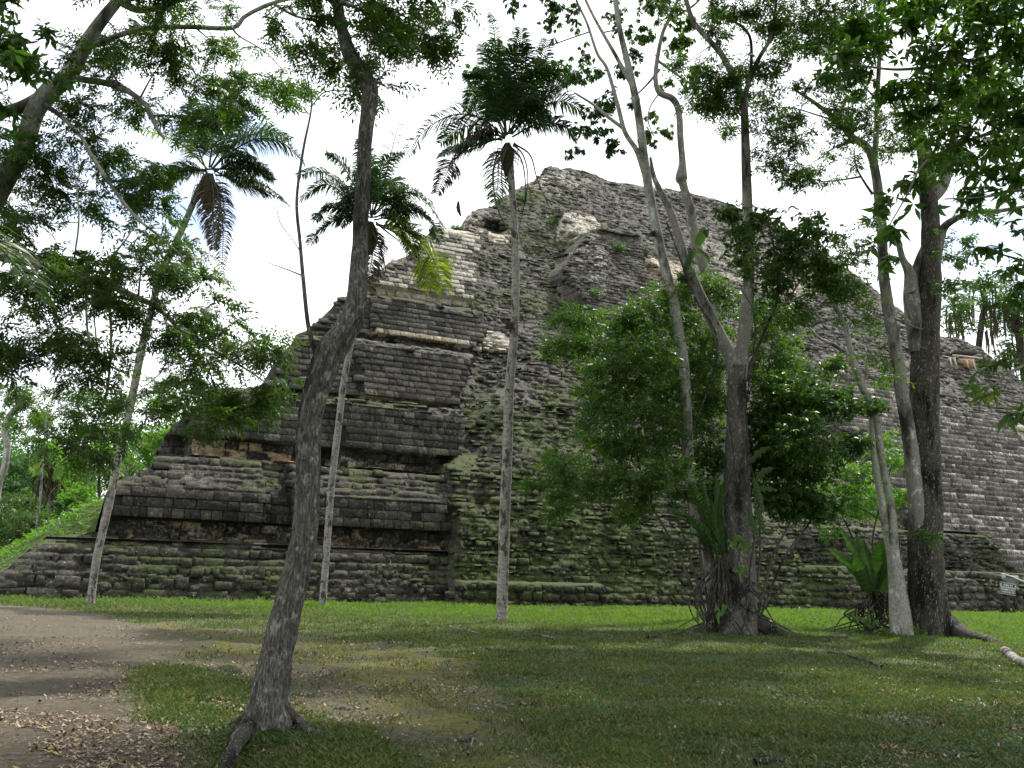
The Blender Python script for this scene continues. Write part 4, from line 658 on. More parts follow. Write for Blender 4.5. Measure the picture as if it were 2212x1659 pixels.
NL = tree('corner_tree', 'near tree showing only dark broad leaves at the top left corner', 'tree', [
    dict(p=[(-900, 2200), (-850, 1200), (-700, 500), (-500, 100), (-400, -100)], Y=6.5, w=[120, 100, 80, 60, 40], seg=18), dict(p=[(-600, 300), (-300, 150), (-100, 110), (0, 100), (80, 90)], Y=6.5, w=[30, 20, 12, 8, 4])],
    'grey', [(22, 25, 43, 38, 6.5), (45, 120, 50, 40, 6.5), (15, 144, 32, 65, 6.5), (104, 60, 16, 40, 6.5, .7), (95, 150, 24, 24, 6.5, .7), (20, 220, 30, 20, 6.5, .5), (-80, 80, 80, 120, 6.5), (-100, 300, 80, 80, 6.5)],
    'dark', 'big', .50, 1.0, 11, dep=.3, clump=.3, bnode=1)
# the shade giver: unseen canopy added above the frame to shade the clearing
rs = RS(77); CV, CR = [], []
for k in range(170):
    x, y = rs.uniform(-14, 26), rs.uniform(-4, 27); h_ = math.hypot(y, .45 * x); z = max(12 + rs.uniform(-1, 2), EYE + .70 * h_ + 3 + rs.uniform(0, 2))
    if fbm(x * .22, y * .22, 90, 2) < .40: continue
    P, S = blob_points(np.array([x, y, z]), 1.9, .8, 1.9, 85, rs, .2); V, R = scatter(P, 'simple', 2.7, rs); CV.append(V); CR.append(R)
CV = np.concatenate(CV); CR = np.concatenate(CR)
SH = thing('shade_canopy', (5, -7, 0), 'unseen tree behind the viewer, its canopy added to shade the clearing', 'tree')
lv = [tube([(5, -7, -.3), (5.2, -6.5, 5), (6, -5, 10), (7, -3, 13)], [.6, .45, .35, .25], 16, 30)] + [tube([(6, -5, 10), (x * .5 + 3, y * .4 - 1, 12), (x, y, z)], [.22, .14, .05], 8, 12) for x, y, z in ((-7, 0, 12.5), (-4, 9, 15), (3, 12, 16), (12, 12, 16.5), (20, 8, 15), (22, 0, 13), (12, -2, 13), (4, 3, 13))]
V, F = cat_geo(lv); make('trunk', V, F, BK['dark'], SH, None, True); make('crown', CV.reshape(-1, 3), np.arange(len(CV) * 4).reshape(-1, 4), LF['mid'], SH, {'rnd': np.repeat(CR, 4)})
# ------------------------------------------------------------------ palms
def frond(pts, Y, L, seed, n=110, w=.035, gap=.12, stiff=.5, y1=None):
    """pts pixel path from crown to tip; L leaflet length (m)"""
    rs = RS(seed); m = len(pts); y1 = Y + rs.uniform(-.9, .5) if y1 is None else y1
    P = np.array([at(x, y, Y + (y1 - Y) * i / (m - 1)) for i, (x, y) in enumerate(pts)]); S = spline(P, 60); T = np.gradient(S, axis=0); T /= np.linalg.norm(T, axis=1)[:, None]
    tv, tf = tube(P, np.linspace(.03, .006, m), 6, 24)
    Vs, Rn = [], []
    for k in range(n):
        t = gap + (1 - gap) * k / n; i = min(59, int(t * 59)); p, d = S[i], T[i]; up = np.array([0, 0, 1.])
        if abs(d[2]) > .85: up = np.array([0, -1., .3])
        sd = np.cross(d, up); sd /= np.linalg.norm(sd) + 1e-9; nn = np.cross(sd, d)
        ll = 1.3 * L * (math.sin(math.pi * min(1, .18 + .82 * t) ** .8) * .75 + .25) * rs.uniform(.8, 1.1)
        for s in (-1, 1):
            q = sd * s * rs.uniform(.75, 1.1) + d * rs.uniform(.35, .75) + nn * rs.uniform(.0, .45); q /= np.linalg.norm(q)
            g = np.array([0, 0, -1.]) * (1 - stiff) * rs.uniform(.7, 1.3)
            a, b = p + q * ll * .42, None; q2 = q + g * 1.2; q2 /= np.linalg.norm(q2); b = a + q2 * ll * .33; q3 = q2 + g * 1.6; q3 /= np.linalg.norm(q3); c = b + q3 * ll * .28
            wv = np.cross(q, nn); wv = wv / (np.linalg.norm(wv) + 1e-9) * w / 2 + nn * rs.uniform(-1, 1) * w * .3
            Vs += [p - wv * .5, p + wv * .5, a + wv, a - wv, b + wv * .7, b - wv * .7, c + wv * .1, c - wv * .1]; Rn += [rs.rand()] * 8
    V = np.array(Vs); o = np.arange(len(V) // 8)[:, None] * 8; F = np.concatenate([o + np.array([0, 1, 2, 3]), o + np.array([3, 2, 4, 5]), o + np.array([5, 4, 6, 7])])
    V2, F2 = cat_geo([(V, F), (tv, tf)]); return V2, F2, np.concatenate([Rn, np.full(len(tv), .3)])
def palm(label, trunk, Y, w, fronds, stalks, seed, boot):
    P, R = limb(trunk, Y, w); T = thing('feather_palm', P[0] * [1, 1, 0], label, 'palm tree', 'feather palms in front of the pyramid')
    V, F = tube(P, R, 20, 220, ring=.19, knots=.05, seed=seed); make('trunk', V, F, BK['palm'], T, None, True)
    bx, by, bw, bh = boot; V, F = tube(*limb([(bx, by + bh), (bx, by + bh * .5), (bx, by), (bx, by - bh * .4)], Y, [w[-1] * .9, bw, bw * 1.1, bw * .5]), 18, 24, furrow=.02, seed=seed)
    rs = RS(seed + 5); fib = [(V, F)]
    for k in range(60):
        a = rs.uniform(0, 6.28); p0 = at(bx, by, Y) + np.array([math.cos(a), math.sin(a), 0]) * bw * ppm(Y) * .45 + np.array([0, 0, rs.uniform(-.5, .4) * bh * ppm(Y)]); l = rs.uniform(.2, .7)
        o = np.array([math.cos(a), math.sin(a), 0]); fib.append(tube([p0, p0 + o * l * .35 + [0, 0, -.1 * l], p0 + o * l * .5 + [0, 0, -l]], [.012, .008, .003], 4, 5))
    V, F = cat_geo(fib); make('leaf_base', V, F, LF['dead'], T, {'rnd': RS(1).rand(len(V)) * .5})
    for k, (pts, L, mt, *o) in enumerate(fronds):
        kw = o[0] if o else {}; V, F, R_ = frond(pts, Y, L, seed * 37 + k, **kw); f = make('frond', V, F, LF[mt], T, {'rnd': R_})
        if mt == 'yellow': f['label'] = 'yellowing frond'
        if mt == 'dead': f['label'] = 'dead brown frond'
    cx, cy = fronds[0][0][0]
    for k in range(4):
        a = rs.uniform(-.5, 3.6); ln_ = rs.uniform(110, 165); dx, dy = math.cos(a) * ln_, -math.sin(a) * ln_
        V, F, R_ = frond([(cx, cy), (cx + dx * .5, cy + dy * .6), (cx + dx * .85, cy + dy * .75), (cx + dx * 1.1, cy + dy * .6 + 25)], Y, .6, seed * 91 + k, y1=Y + rs.uniform(-1.6, 1.6)); make('frond', V, F, LF['palm'], T, {'rnd': R_})
    for pts in stalks: V, F = tube(*limb(pts, Y - .3, [5, 4, 3, 2][:len(pts)] + [2] * max(0, len(pts) - 4)), 6, 20); make('flower_stalk', V, F, BK['twig'], T, None, True)
    return T
YP1 = gnd(195, 1310)[1]; YP2 = gnd(697, 1310)[1]; YP3 = gnd(1083, 1343)[1]
palm('leftmost feather palm, pale trunk leaning right, crown among the spreading boughs', [(194, 1320), (197, 1290), (210, 1200), (235, 1090), (258, 980), (285, 860), (308, 745), (325, 680), (345, 600), (372, 540), (400, 480), (425, 420), (445, 380)], YP1, [21, 17, 16, 17, 17, 17, 17, 16, 15, 15, 14, 14, 14], [
    ([(458, 365), (500, 328), (555, 300), (610, 308), (655, 350)], .85, 'palm'), ([(465, 378), (520, 384), (570, 402), (625, 445)], .55, 'palm'), ([(452, 362), (460, 300), (468, 230), (480, 170)], .75, 'palm'), ([(448, 365), (405, 322), (350, 292), (285, 276)], .6, 'yellow', dict(n=44)),
    ([(455, 362), (492, 290), (505, 240), (530, 215)], .6, 'palm'), ([(458, 375), (474, 430), (482, 500), (478, 595)], .5, 'dead', dict(n=60, stiff=.6)), ([(452, 375), (455, 430), (462, 490), (462, 540)], .5, 'dead'), ([(446, 368), (420, 300), (415, 250), (420, 215)], .6, 'palm'),
    ([(448, 372), (410, 360), (375, 375), (350, 410)], .5, 'palm'), ([(462, 372), (505, 350), (540, 350), (580, 372)], .7, 'palm'), ([(458, 365), (510, 310), (570, 285), (630, 300)], .8, 'palm', dict(y1=YP1 + 1.5))],
    [[(455, 380), (462, 420), (458, 470), (452, 500)], [(458, 380), (474, 430), (470, 500), (462, 540)]], 1, (450, 400, 34, 60))
palm('middle feather palm, partly hidden behind the leaning tree, with one bright yellowing frond', [(697, 1318), (698, 1290), (706, 1180), (716, 1050), (730, 930), (742, 830), (758, 740), (775, 640), (790, 560), (800, 490)], YP2, [18, 15, 15, 15, 15, 14, 14, 14, 13, 13], [
    ([(802, 470), (830, 390), (850, 310), (868, 248)], .55, 'palm', dict(n=40, w=.022)), ([(795, 462), (750, 425), (700, 398), (650, 430)], .8, 'palm'), ([(795, 460), (765, 400), (735, 350), (705, 330)], .6, 'palm'), ([(806, 462), (840, 430), (862, 430), (870, 480)], .8, 'palm'),
    ([(808, 465), (860, 420), (910, 425), (958, 490)], .8, 'palm'), ([(810, 470), (870, 445), (925, 470), (955, 525)], .6, 'palm'), ([(812, 485), (870, 495), (925, 540), (962, 628)], 1.1, 'yellow', dict(n=110, w=.045, stiff=.6)), ([(812, 485), (855, 505), (900, 555), (935, 625)], 1.0, 'yellow', dict(n=110, w=.045, stiff=.6)), ([(800, 485), (806, 530), (800, 580), (792, 610)], .6, 'dead'),
    ([(795, 472), (745, 470), (700, 490), (665, 530)], .6, 'palm'), ([(802, 465), (815, 400), (835, 350), (870, 330)], .6, 'palm'), ([(797, 462), (770, 430), (755, 440), (735, 490)], .7, 'palm'), ([(808, 475), (850, 470), (880, 500), (895, 560)], .7, 'palm'), ([(800, 465), (800, 400), (790, 340), (775, 300)], .6, 'palm'), ([(796, 468), (740, 400), (690, 370), (640, 380)], .7, 'palm', dict(y1=YP2 + 1))],
    [[(812, 480), (835, 500), (855, 515), (862, 522)], [(806, 500), (822, 540), (835, 590)]], 2, (800, 500, 30, 50))
palm('central feather palm, straight mottled trunk before the ruined stairway, tufted dark crown', [(1083, 1352), (1084, 1320), (1087, 1230), (1091, 1100), (1096, 980), (1100, 850), (1107, 760), (1112, 700), (1114, 600), (1113, 540), (1109, 450), (1104, 380), (1100, 320)], YP3, [28, 24, 24, 23, 22, 21, 19, 18, 18, 17, 16, 16, 15], [
    ([(1090, 295), (1040, 256), (980, 248), (920, 280), (878, 335)], .85, 'palm', dict(n=66)), ([(1086, 302), (1030, 302), (980, 350), (942, 420)], .7, 'dead'), ([(1090, 312), (1078, 350), (1075, 400), (1068, 440)], .6, 'palm', dict(n=44)), ([(1095, 292), (1076, 220), (1066, 150), (1072, 85)], .75, 'palm'),
    ([(1098, 290), (1110, 220), (1120, 140), (1126, 60)], .85, 'palm'), ([(1101, 290), (1130, 230), (1160, 170), (1185, 85)], .8, 'palm'), ([(1080, 180), (1072, 120), (1066, 60), (1055, 25)], .28, 'palm', dict(n=30)), ([(1106, 290), (1150, 244), (1210, 218), (1268, 245)], .85, 'palm'),
    ([(1106, 290), (1160, 228), (1215, 180), (1252, 155)], .75, 'palm'), ([(1106, 296), (1160, 268), (1215, 270), (1245, 305)], .6, 'palm'), ([(1093, 290), (1055, 215), (1030, 170), (1010, 160)], .6, 'palm'), ([(1104, 290), (1140, 200), (1175, 160), (1225, 150)], .7, 'palm'), ([(1096, 292), (1060, 180), (1050, 120), (1040, 95)], .5, 'palm', dict(n=40)),
    ([(1094, 292), (1090, 200), (1100, 130), (1140, 95)], .8, 'palm'), ([(1090, 300), (1040, 270), (990, 280), (950, 310)], .8, 'palm', dict(y1=YP3 + 1.2)), ([(1092, 296), (1050, 290), (1020, 300), (990, 325)], .6, 'dead')],
    [[(1092, 320), (1070, 345), (1066, 390), (1068, 430)], [(1095, 318), (1085, 350), (1084, 390), (1086, 420)], [(1108, 312), (1130, 335), (1140, 380), (1135, 440)], [(1110, 310), (1145, 335), (1160, 385), (1185, 445)], [(1090, 330), (1065, 370), (1075, 450), (1105, 510)], [(1106, 320), (1128, 350), (1135, 420), (1120, 500)]], 3, (1096, 330, 30, 50))
# one frond reaching in at the left edge from a palm out of frame
NP = thing('edge_palm', gnd(-380, 1600) * [1, 1, 0], 'palm beyond the left edge, only its drooping green frond showing at mid height', 'palm tree')
P, R = limb([(-380, 1640), (-370, 1200), (-340, 800), (-300, 480)], 8, [60, 50, 44, 40]); V, F = tube(P, R, 16, 60, ring=.19); make('trunk', V, F, BK['palm'], NP, None, True)
for k, pts in enumerate([[(-300, 480), (-160, 450), (-40, 500), (35, 575), (105, 660)], [(-300, 480), (-200, 380), (-120, 400), (-60, 470)], [(-300, 480), (-420, 380), (-560, 420)]]):
    V, F, R_ = frond(pts, 8, .42, 500 + k, n=70, w=.03, stiff=.75, y1=8 - .4); make('frond', V, F, LF['bright'], NP, {'rnd': R_})
# ------------------------------------------------------------------ rosette epiphytes and ferns
def strap(P, wd, fold=.25, n=34, wave=.06, rs=rg):
    """broad leaf along a spline with midrib fold"""
    S = spline(P, n); T = np.gradient(S, axis=0); T /= np.linalg.norm(T, axis=1)[:, None]; sd = np.cross(T, [0, -1, .25]); sd /= np.linalg.norm(sd, axis=1)[:, None] + 1e-9; nn = np.cross(T, sd)
    t = np.linspace(0, 1, n); w = wd * np.sin(np.pi * np.clip(t * .93 + .06, 0, 1)) ** .7
    w = w * (1 + wave * np.sin(t * 25 + rs.uniform(0, 6)))
    L_ = S + sd * w[:, None] / 2 + nn * (w * fold)[:, None]; R_ = S - sd * w[:, None] / 2 + nn * (w * fold)[:, None]
    V = np.stack([L_, S, R_], 1).reshape(-1, 3); i = np.arange(n - 1)[:, None] * 3; F = np.concatenate([i + [0, 1, 4, 3], i + [1, 2, 5, 4]]); return V, F
def rosette(name, label, cat, base, Y, leaves, mt, wd, seed, group=None, roots=None):
    rs = RS(seed); c = at(*base, Y); T = thing(name, c, label, cat, group)
    for k, (tx, ty, dy) in enumerate(leaves):
        q = at(tx, ty, Y + dy); mid = (c + q) / 2 + (q - c) * 0 + np.array([0, 0, .12]) + rs.normal(size=3) * .05
        V, F = strap([c, mid, q + rs.normal(size=3) * .05], wd * rs.uniform(.6, .95), rs=rs, wave=.13); vn = (np.arange(len(V)) // 3 % 3 == 0) * .45 + (np.arange(len(V)) % 3 == 1) * .4; make('leaf', V, F, LF[mt], T, {'rnd': np.clip(rs.uniform(.05, .4) + vn * .8, 0, 1)}, True)
    if roots:
        V, F = cat_geo([tube([c + rs.normal(size=3) * .12, c + np.array([rs.normal() * .45, -abs(rs.normal()) * .2, -roots * .5]), c + np.array([rs.normal() * .8, rs.normal() * .3, -roots])], [.03, .022, .01], 5, 8) for _ in range(46)]); make('roots', V, F, BK['dark'], T, None, True)
    return T
rosette('rosette_plant', 'big dark-green wavy-leaved rosette plant standing on a heap of roots left of the twisted sapling', 'plant', (1885, 1290), YG + .5,
  [(1818, 1135, .2), (1796, 1185, -.3), (1920, 1150, .3), (1840, 1190, -.5), (1870, 1165, .1), (1935, 1190, 0), (1905, 1160, -.4), (1850, 1150, .6), (1945, 1230, .4)], 'dark', .5, 3, None, 1.1)
rosette('nest_fern', 'dark upright nest fern clasped between the slender pale stem and the forked trunk', 'plant', (1562, 1215), YA - .3,
  [(1545, 1015, .3), (1515, 1040, -.1), (1560, 1040, -.4), (1580, 1060, .3), (1500, 1080, .2), (1478, 1105, -.5), (1535, 1080, -.6)], 'dark', .26, 4, None, 1.9)
def fernfrond(T, pts, Y, L, seed, mt='blue', n=26):
    V, F, R_ = frond(pts, Y, L, seed, n=n, w=.035, stiff=.9); make('frond', V, F, LF[mt], T, {'rnd': R_})
FN = thing('climbing_fern', at(1560, 1180, YA - .5), 'feathery green fern fronds fanning left from the foot of the middle cluster', 'plant')
for k, pts in enumerate([[(1550, 1190), (1510, 1160), (1470, 1150), (1432, 1162)], [(1550, 1180), (1500, 1130), (1470, 1110), (1450, 1080)], [(1552, 1170), (1520, 1110), (1500, 1070), (1492, 1040)], [(1550, 1195), (1515, 1185), (1480, 1185), (1450, 1190)], [(1550, 1185), (1520, 1160), (1490, 1130), (1462, 1120)]]): fernfrond(FN, pts, YA - .6, .28, 700 + k)
V_ = thing('climbing_vine', at(1620, 1080, YA - .7), 'climbing vine with long perforated leaves hanging right of the forked trunk', 'plant')
for k, (a, b_s) in enumerate([((1630, 1040), (1672, 1010)), ((1628, 1030), (1650, 1110)), ((1625, 1060), (1680, 1060)), ((1620, 1000), (1665, 965)), ((1630, 1090), (1652, 1150)), ((1618, 1110), (1640, 1170))]):
    p0, p1 = at(*a, YA - .7), at(*b_s, YA - .8); V, F = strap([p0, (p0 + p1) / 2 + [0, 0, .08], p1], .17, wave=.3); make('leaf', V, F, LF['dark'], V_, {'rnd': (np.arange(len(V)) // 3 % 3 == 0) * .5 + .2}, True)
V, F = cat_geo([tube(*limb([(1585, 1370), (1562, 1260), (1575, 1180), (1560, 1090), (1585, 1000), (1570, 880)], YA - .45, [5, 5, 4, 4, 4, 3]), 6, 40), tube(*limb([(1612, 1300), (1632, 1100), (1612, 900), (1632, 700), (1600, 620)], YA - .4, [4, 4, 3, 3, 2]), 6, 40), tube(*limb([(1470, 1000), (1550, 760), (1500, 640), (1470, 560), (1440, 480)], YA - .5, [3, 4, 6, 6, 4]), 6, 40)]); make('stem', V, F, BK['dark'], V_, None, True)
for k, (x, y) in enumerate([(1590, 1178), (1612, 1190), (1560, 1330), (1600, 1240)]):
    rosette('seedling', 'tiny light-green seedling ' + ['on the trunk crotch of the middle cluster', 'sprouting on the bark of the forked trunk, right of the crotch', 'sprouting low at the foot of the middle cluster', 'midway up the forked trunk bark'][k], 'plant', (x, y), YA - .75, [(x - 16, y - 6, 0), (x + 14, y - 10, 0), (x + 4, y - 18, -.1), (x - 6, y + 14, -.1)], 'lime', .1, 30 + k)
for k, (x, y) in enumerate([(1880, 1352), (1915, 1372), (1985, 1372), (1850, 1342)]):
    rosette('ground_herb', 'small green herb ' + ['below the rosette plant among roots', 'in front of the twisted sapling stems', 'between the sapling and the massive trunk', 'left foot of the root heap under the rosette plant'][k], 'plant', (x, y + 6), YG - .5, [(x - 18, y - 10, 0), (x + 16, y - 8, 0), (x, y - 20, .1), (x - 10, y - 16, -.2), (x + 20, y + 2, -.2)], 'bright', .09, 40 + k)
# epiphyte bits on stems
for k, (x, y, Yd, s, nm, lb) in enumerate([(1101, 705, YP3 - .2, 11, 'air_plant', 'small brown tuft of air plant on the central palm trunk at mid height'), (1478, 600, YA - .4, 13, 'air_plant', 'reddish tuft growing on the left stem of the forked tree'), (1412, 505, YC - .2, 6, 'bark_knot', 'dark knot on the slender pale stem near the pyramid skyline')]):
    rs = RS(60 + k); c = at(x, y, Yd); V, F = cat_geo([tube([c, c + rs.normal(size=3) * s * ppm(Yd) * .6 , c + rs.normal(size=3) * s * ppm(Yd)], [.015, .01, .003], 4, 5) for _ in range(50)]); o = make(nm, V, F, LF['dead'], None, {'rnd': rs.rand(len(V))}); tag(o, lb, 'plant')
AR = thing('arrow_leaf_vine', at(1510, 500, YA - .4), 'vine with a few broad arrow-shaped leaves on the left stem of the forked tree', 'plant')
for k, (a, b_s, w_) in enumerate([((1505, 530), (1524, 494), .26), ((1500, 535), (1486, 570), .2), ((1508, 535), (1528, 552), .15), ((1495, 540), (1480, 585), .15)]):
    p0, p1 = at(*a, YA - .4), at(*b_s, YA - .5); V, F = strap([p0, (p0 * .7 + p1 * .3), p1 + [0, 0, -.02], p1 + [.05, 0, -.25]], w_, wave=.0); make('leaf', V, F, LF['mid'], AR, {'rnd': np.full(len(V), .25)}, True)
# ------------------------------------------------------------------ background woods on the left
def wood_tree(label, base, Y, blobs, leaf, seed, kind='simple', sc=2.0, dens=.95, name='forest_tree', trunk=True, w=10, bark='grey', tr=None):
    bx, by = base; tp = blobs[0]; lim_ = [dict(p=tr or [(bx, by), ((bx + tp[0]) / 2 + 4, (by + tp[1]) / 2), (tp[0], tp[1])], Y=Y, w=[w] * (len(tr) - 1) + [w * .6] if tr else [w, w * .8, w * .4], seg=8, n=20)]
    return tree(name, label, 'tree', lim_, bark, [(x, y, rx, ry, Y) + tuple(o) for x, y, rx, ry, *o in blobs], leaf, kind, sc, dens, seed, dep=2.5, group='trees in the wood left of the pyramid', clump=.26)
wood_tree('pale-trunked tall tree at the left edge, feathery crown below the spreading boughs', (-4, 1220), 46, [(60, 870, 50, 28), (30, 850, 40, 25), (90, 900, 35, 25), (20, 900, 30, 20, .6), (60, 920, 40, 18, .5), (110, 850, 30, 20, .5)], 'mid', 61, 'pinnate', 1.6, .8, w=15, bark='pale', tr=[(-10, 1220), (-5, 1060), (10, 1010), (16, 960), (10, 935), (20, 900), (45, 870)])
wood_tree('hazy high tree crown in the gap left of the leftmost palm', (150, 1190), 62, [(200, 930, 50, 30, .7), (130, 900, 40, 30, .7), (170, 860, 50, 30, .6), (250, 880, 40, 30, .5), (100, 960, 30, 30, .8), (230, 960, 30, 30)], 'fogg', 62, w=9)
wood_tree('pale yellow-green tree rising behind the pyramid corner block', (330, 1200), 58, [(400, 890, 45, 35), (370, 940, 40, 35), (330, 960, 40, 35), (300, 990, 30, 30), (440, 860, 30, 25, .6), (350, 870, 30, 30, .6), (290, 940, 30, 25, .7)], 'lime', 63, w=9)
wood_tree('light green tree against the sky just above the first terrace corner', (290, 1180), 66, [(400, 830, 40, 18, .6), (330, 830, 36, 22, .6), (280, 870, 30, 22, .6), (450, 830, 30, 14, .6)], 'fogg', 64, w=8)
for k, (lb, x, y, rx, ry, Y, lf) in enumerate([
   ('round dark-green tree low at the far left edge of the wood', 30, 1120, 55, 75, 48, 'mid'), ('reddish-green rounded bush left of the thin palm trunk', 62, 1130, 42, 55, 42, 'mid'), ('pale grey-green tree mass at the left edge under the feathery crown', 15, 1010, 55, 60, 60, 'fogg'),
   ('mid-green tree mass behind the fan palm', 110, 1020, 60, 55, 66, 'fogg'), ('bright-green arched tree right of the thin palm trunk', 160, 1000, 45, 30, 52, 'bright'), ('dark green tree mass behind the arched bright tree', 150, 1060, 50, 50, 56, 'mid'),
   ('yellow-green low tree beside the leftmost palm trunk', 175, 1060, 35, 30, 44, 'lime'), ('green shrub above the grassy bank', 150, 1120, 40, 26, 41, 'bright'), ('low shrub at the foot of the thin palm trunk', 95, 1160, 40, 36, 44, 'mid'), ('blue-green undergrowth clump at the lower left edge', 20, 1195, 40, 28, 42, 'blue'), ('small bright shrub behind the leftmost palm trunk on the bank', 205, 1095, 30, 24, 40, 'lime'), ('green tree mass seen just right of the leftmost palm trunk', 260, 1010, 40, 45, 56, 'mid'), ('light green shrub beside the lower terrace courses', 275, 1000, 26, 22, 44, 'bright')]):
    bl = [(x, y, rx * .7, ry * .7), (x - rx * .45, y + ry * .2, rx * .5, ry * .5), (x + rx * .45, y + ry * .15, rx * .5, ry * .5), (x + rx * .2, y - ry * .45, rx * .45, ry * .4), (x - rx * .2, y + ry * .6, rx * .7, ry * .4), (x + rx * .3, y + ry * .6, rx * .6, ry * .4)]
    wood_tree(lb, (x, 1212), Y, bl, lf, 80 + k, 'simple', Y / 46 * 1.7, .85, w=6)
# far wood as one mass behind everything on the left and right
rs = RS(5); LVs, LRs = [], []
for k in range(150):
    if k < 110: x = rs.uniform(-75, -26); y = rs.uniform(72, 95); z = rs.uniform(0, 11)
    else: x = rs.uniform(70, 120); y = rs.uniform(80, 120); z = rs.uniform(0, 18)
    P, S = blob_points(np.array([x, y, z]), 3.6, 2.6, 2.5, 55, rs, .26); V, R = scatter(P, 'simple', 4.2, rs); LVs.append(V); LRs.append(R)
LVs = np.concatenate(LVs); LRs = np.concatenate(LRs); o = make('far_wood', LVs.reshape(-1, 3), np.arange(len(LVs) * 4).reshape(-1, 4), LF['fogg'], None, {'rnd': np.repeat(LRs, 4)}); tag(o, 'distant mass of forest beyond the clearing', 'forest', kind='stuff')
# fan palm, young feather palm, thin trunked palm
def fan_palm(label, x, y, Y, base, leaves, mt, dead):
    T = thing('fan_palm', at(*base, Y) * [1, 1, 0], label, 'palm tree'); V, F = tube(*limb([base, ((base[0] + x) / 2, (base[1] + y) / 2), (x, y)], Y, [8, 8, 10]), 10, 30); make('trunk', V, F, BK['grey'], T, None, True)
    rs = RS(int(x)); c = at(x, y, Y)
    for k, (tx, ty) in enumerate(leaves):
        q = at(tx, ty, Y + rs.uniform(-.6, .6)); d = q - c; L = np.linalg.norm(d); d /= L; hub = c + d * L * .45; sd = np.cross(d, [0, -1, .2]); sd /= np.linalg.norm(sd); Vs = []
        for j in range(15):
            a = (j - 7) / 7 * 1.25; e_ = d * math.cos(a) + sd * math.sin(a); ll = L * .62 * rs.uniform(.85, 1.1); tip = hub + e_ * ll + [0, 0, -.3 * ll]; w_ = np.cross(e_, [0, -1, 0]); w_ = w_ / (np.linalg.norm(w_) + 1e-6) * .05
            Vs += [hub, hub + e_ * ll * .5 + w_ - [0, 0, .05 * ll], tip, hub + e_ * ll * .5 - w_ - [0, 0, .05 * ll]]
        V = np.array(Vs); V2, F2 = cat_geo([(V, np.arange(len(V)).reshape(-1, 4)), tube([c, hub], [.03, .02], 5, 4)]); make('frond', V2, F2, LF[mt], T, {'rnd': np.full(len(V2), rs.uniform(.2, 1))})
    if dead:
        V, F = cat_geo([tube([c + rs.normal(size=3) * .1, c + [rs.normal() * .3, rs.normal() * .3, -.8], c + [rs.normal() * .4, rs.normal() * .3, -rs.uniform(1.2, 2.2)]], [.05, .05, .02], 4, 3) for _ in range(36)]); d_ = make('dead_skirt', V, F, LF['dead'], T, {'rnd': rs.rand(len(V))})
fan_palm('fan palm with yellow-green fans and a brown skirt of dead leaves in the left wood', 108, 1006, 44, (104, 1200), [(62, 1000), (75, 970), (100, 955), (130, 965), (150, 990), (160, 1020), (135, 1025), (80, 1022), (115, 940), (95, 985)], 'lime', True)
TT = thing('thin_palm', at(75, 1215, 40) * [1, 1, 0], 'very thin tall pale trunk standing before the fan palm in the left wood', 'palm tree')
V, F = tube(*limb([(72, 1215), (80, 1130), (88, 1060), (92, 990), (97, 930), (103, 880)], 40, [6, 5.5, 5, 4.5, 3, 2]), 10, 60, ring=.2); make('trunk', V, F, BK['palm'], TT, None, True)
YW = thing('young_palm', at(215, 1120, 42) * [1, 1, 0], 'young palm with bright light-green fronds just left of the leftmost palm trunk', 'palm tree')
V, F = tube(*limb([(214, 1160), (214, 1080), (214, 1010)], 42, [8, 7, 6]), 10, 20, ring=.2); make('trunk', V, F, BK['dark'], YW, None, True)
for k, pts in enumerate([[(214, 1010), (205, 985), (185, 978), (165, 990)], [(214, 1010), (225, 982), (245, 972), (262, 985)], [(214, 1010), (235, 995), (250, 1005), (262, 1030)], [(214, 1010), (198, 1000), (182, 1010), (170, 1035)], [(214, 1010), (214, 980), (220, 962), (232, 955)], [(214, 1010), (205, 1010), (196, 1025), (190, 1050)]]):
    V, F, R_ = frond(pts, 42, .6, 900 + k, n=26, w=.07); make('frond', V, F, LF['lime'], YW, {'rnd': R_})
CB = thing('silver_fern_tree', at(140, 1110, 40) * [1, 1, 0], 'small plant with spreading silvery blue-green leaves above the grassy bank', 'plant')
V, F = tube(*limb([(145, 1190), (143, 1140), (142, 1095)], 40, [4, 3, 3]), 6, 10); make('trunk', V, F, BK['twig'], CB, None, True)
for k, pts in enumerate([[(142, 1095), (125, 1085), (108, 1092)], [(142, 1095), (160, 1082), (178, 1088)], [(142, 1095), (155, 1105), (176, 1120)], [(142, 1095), (125, 1105), (112, 1118)], [(142, 1095), (138, 1078), (128, 1066)], [(142, 1095), (150, 1080), (160, 1072)]]):
    V, F, R_ = frond(pts, 40, .22, 950 + k, n=14, w=.07, stiff=.9); make('frond', V, F, LF['fogg'], CB, {'rnd': R_})
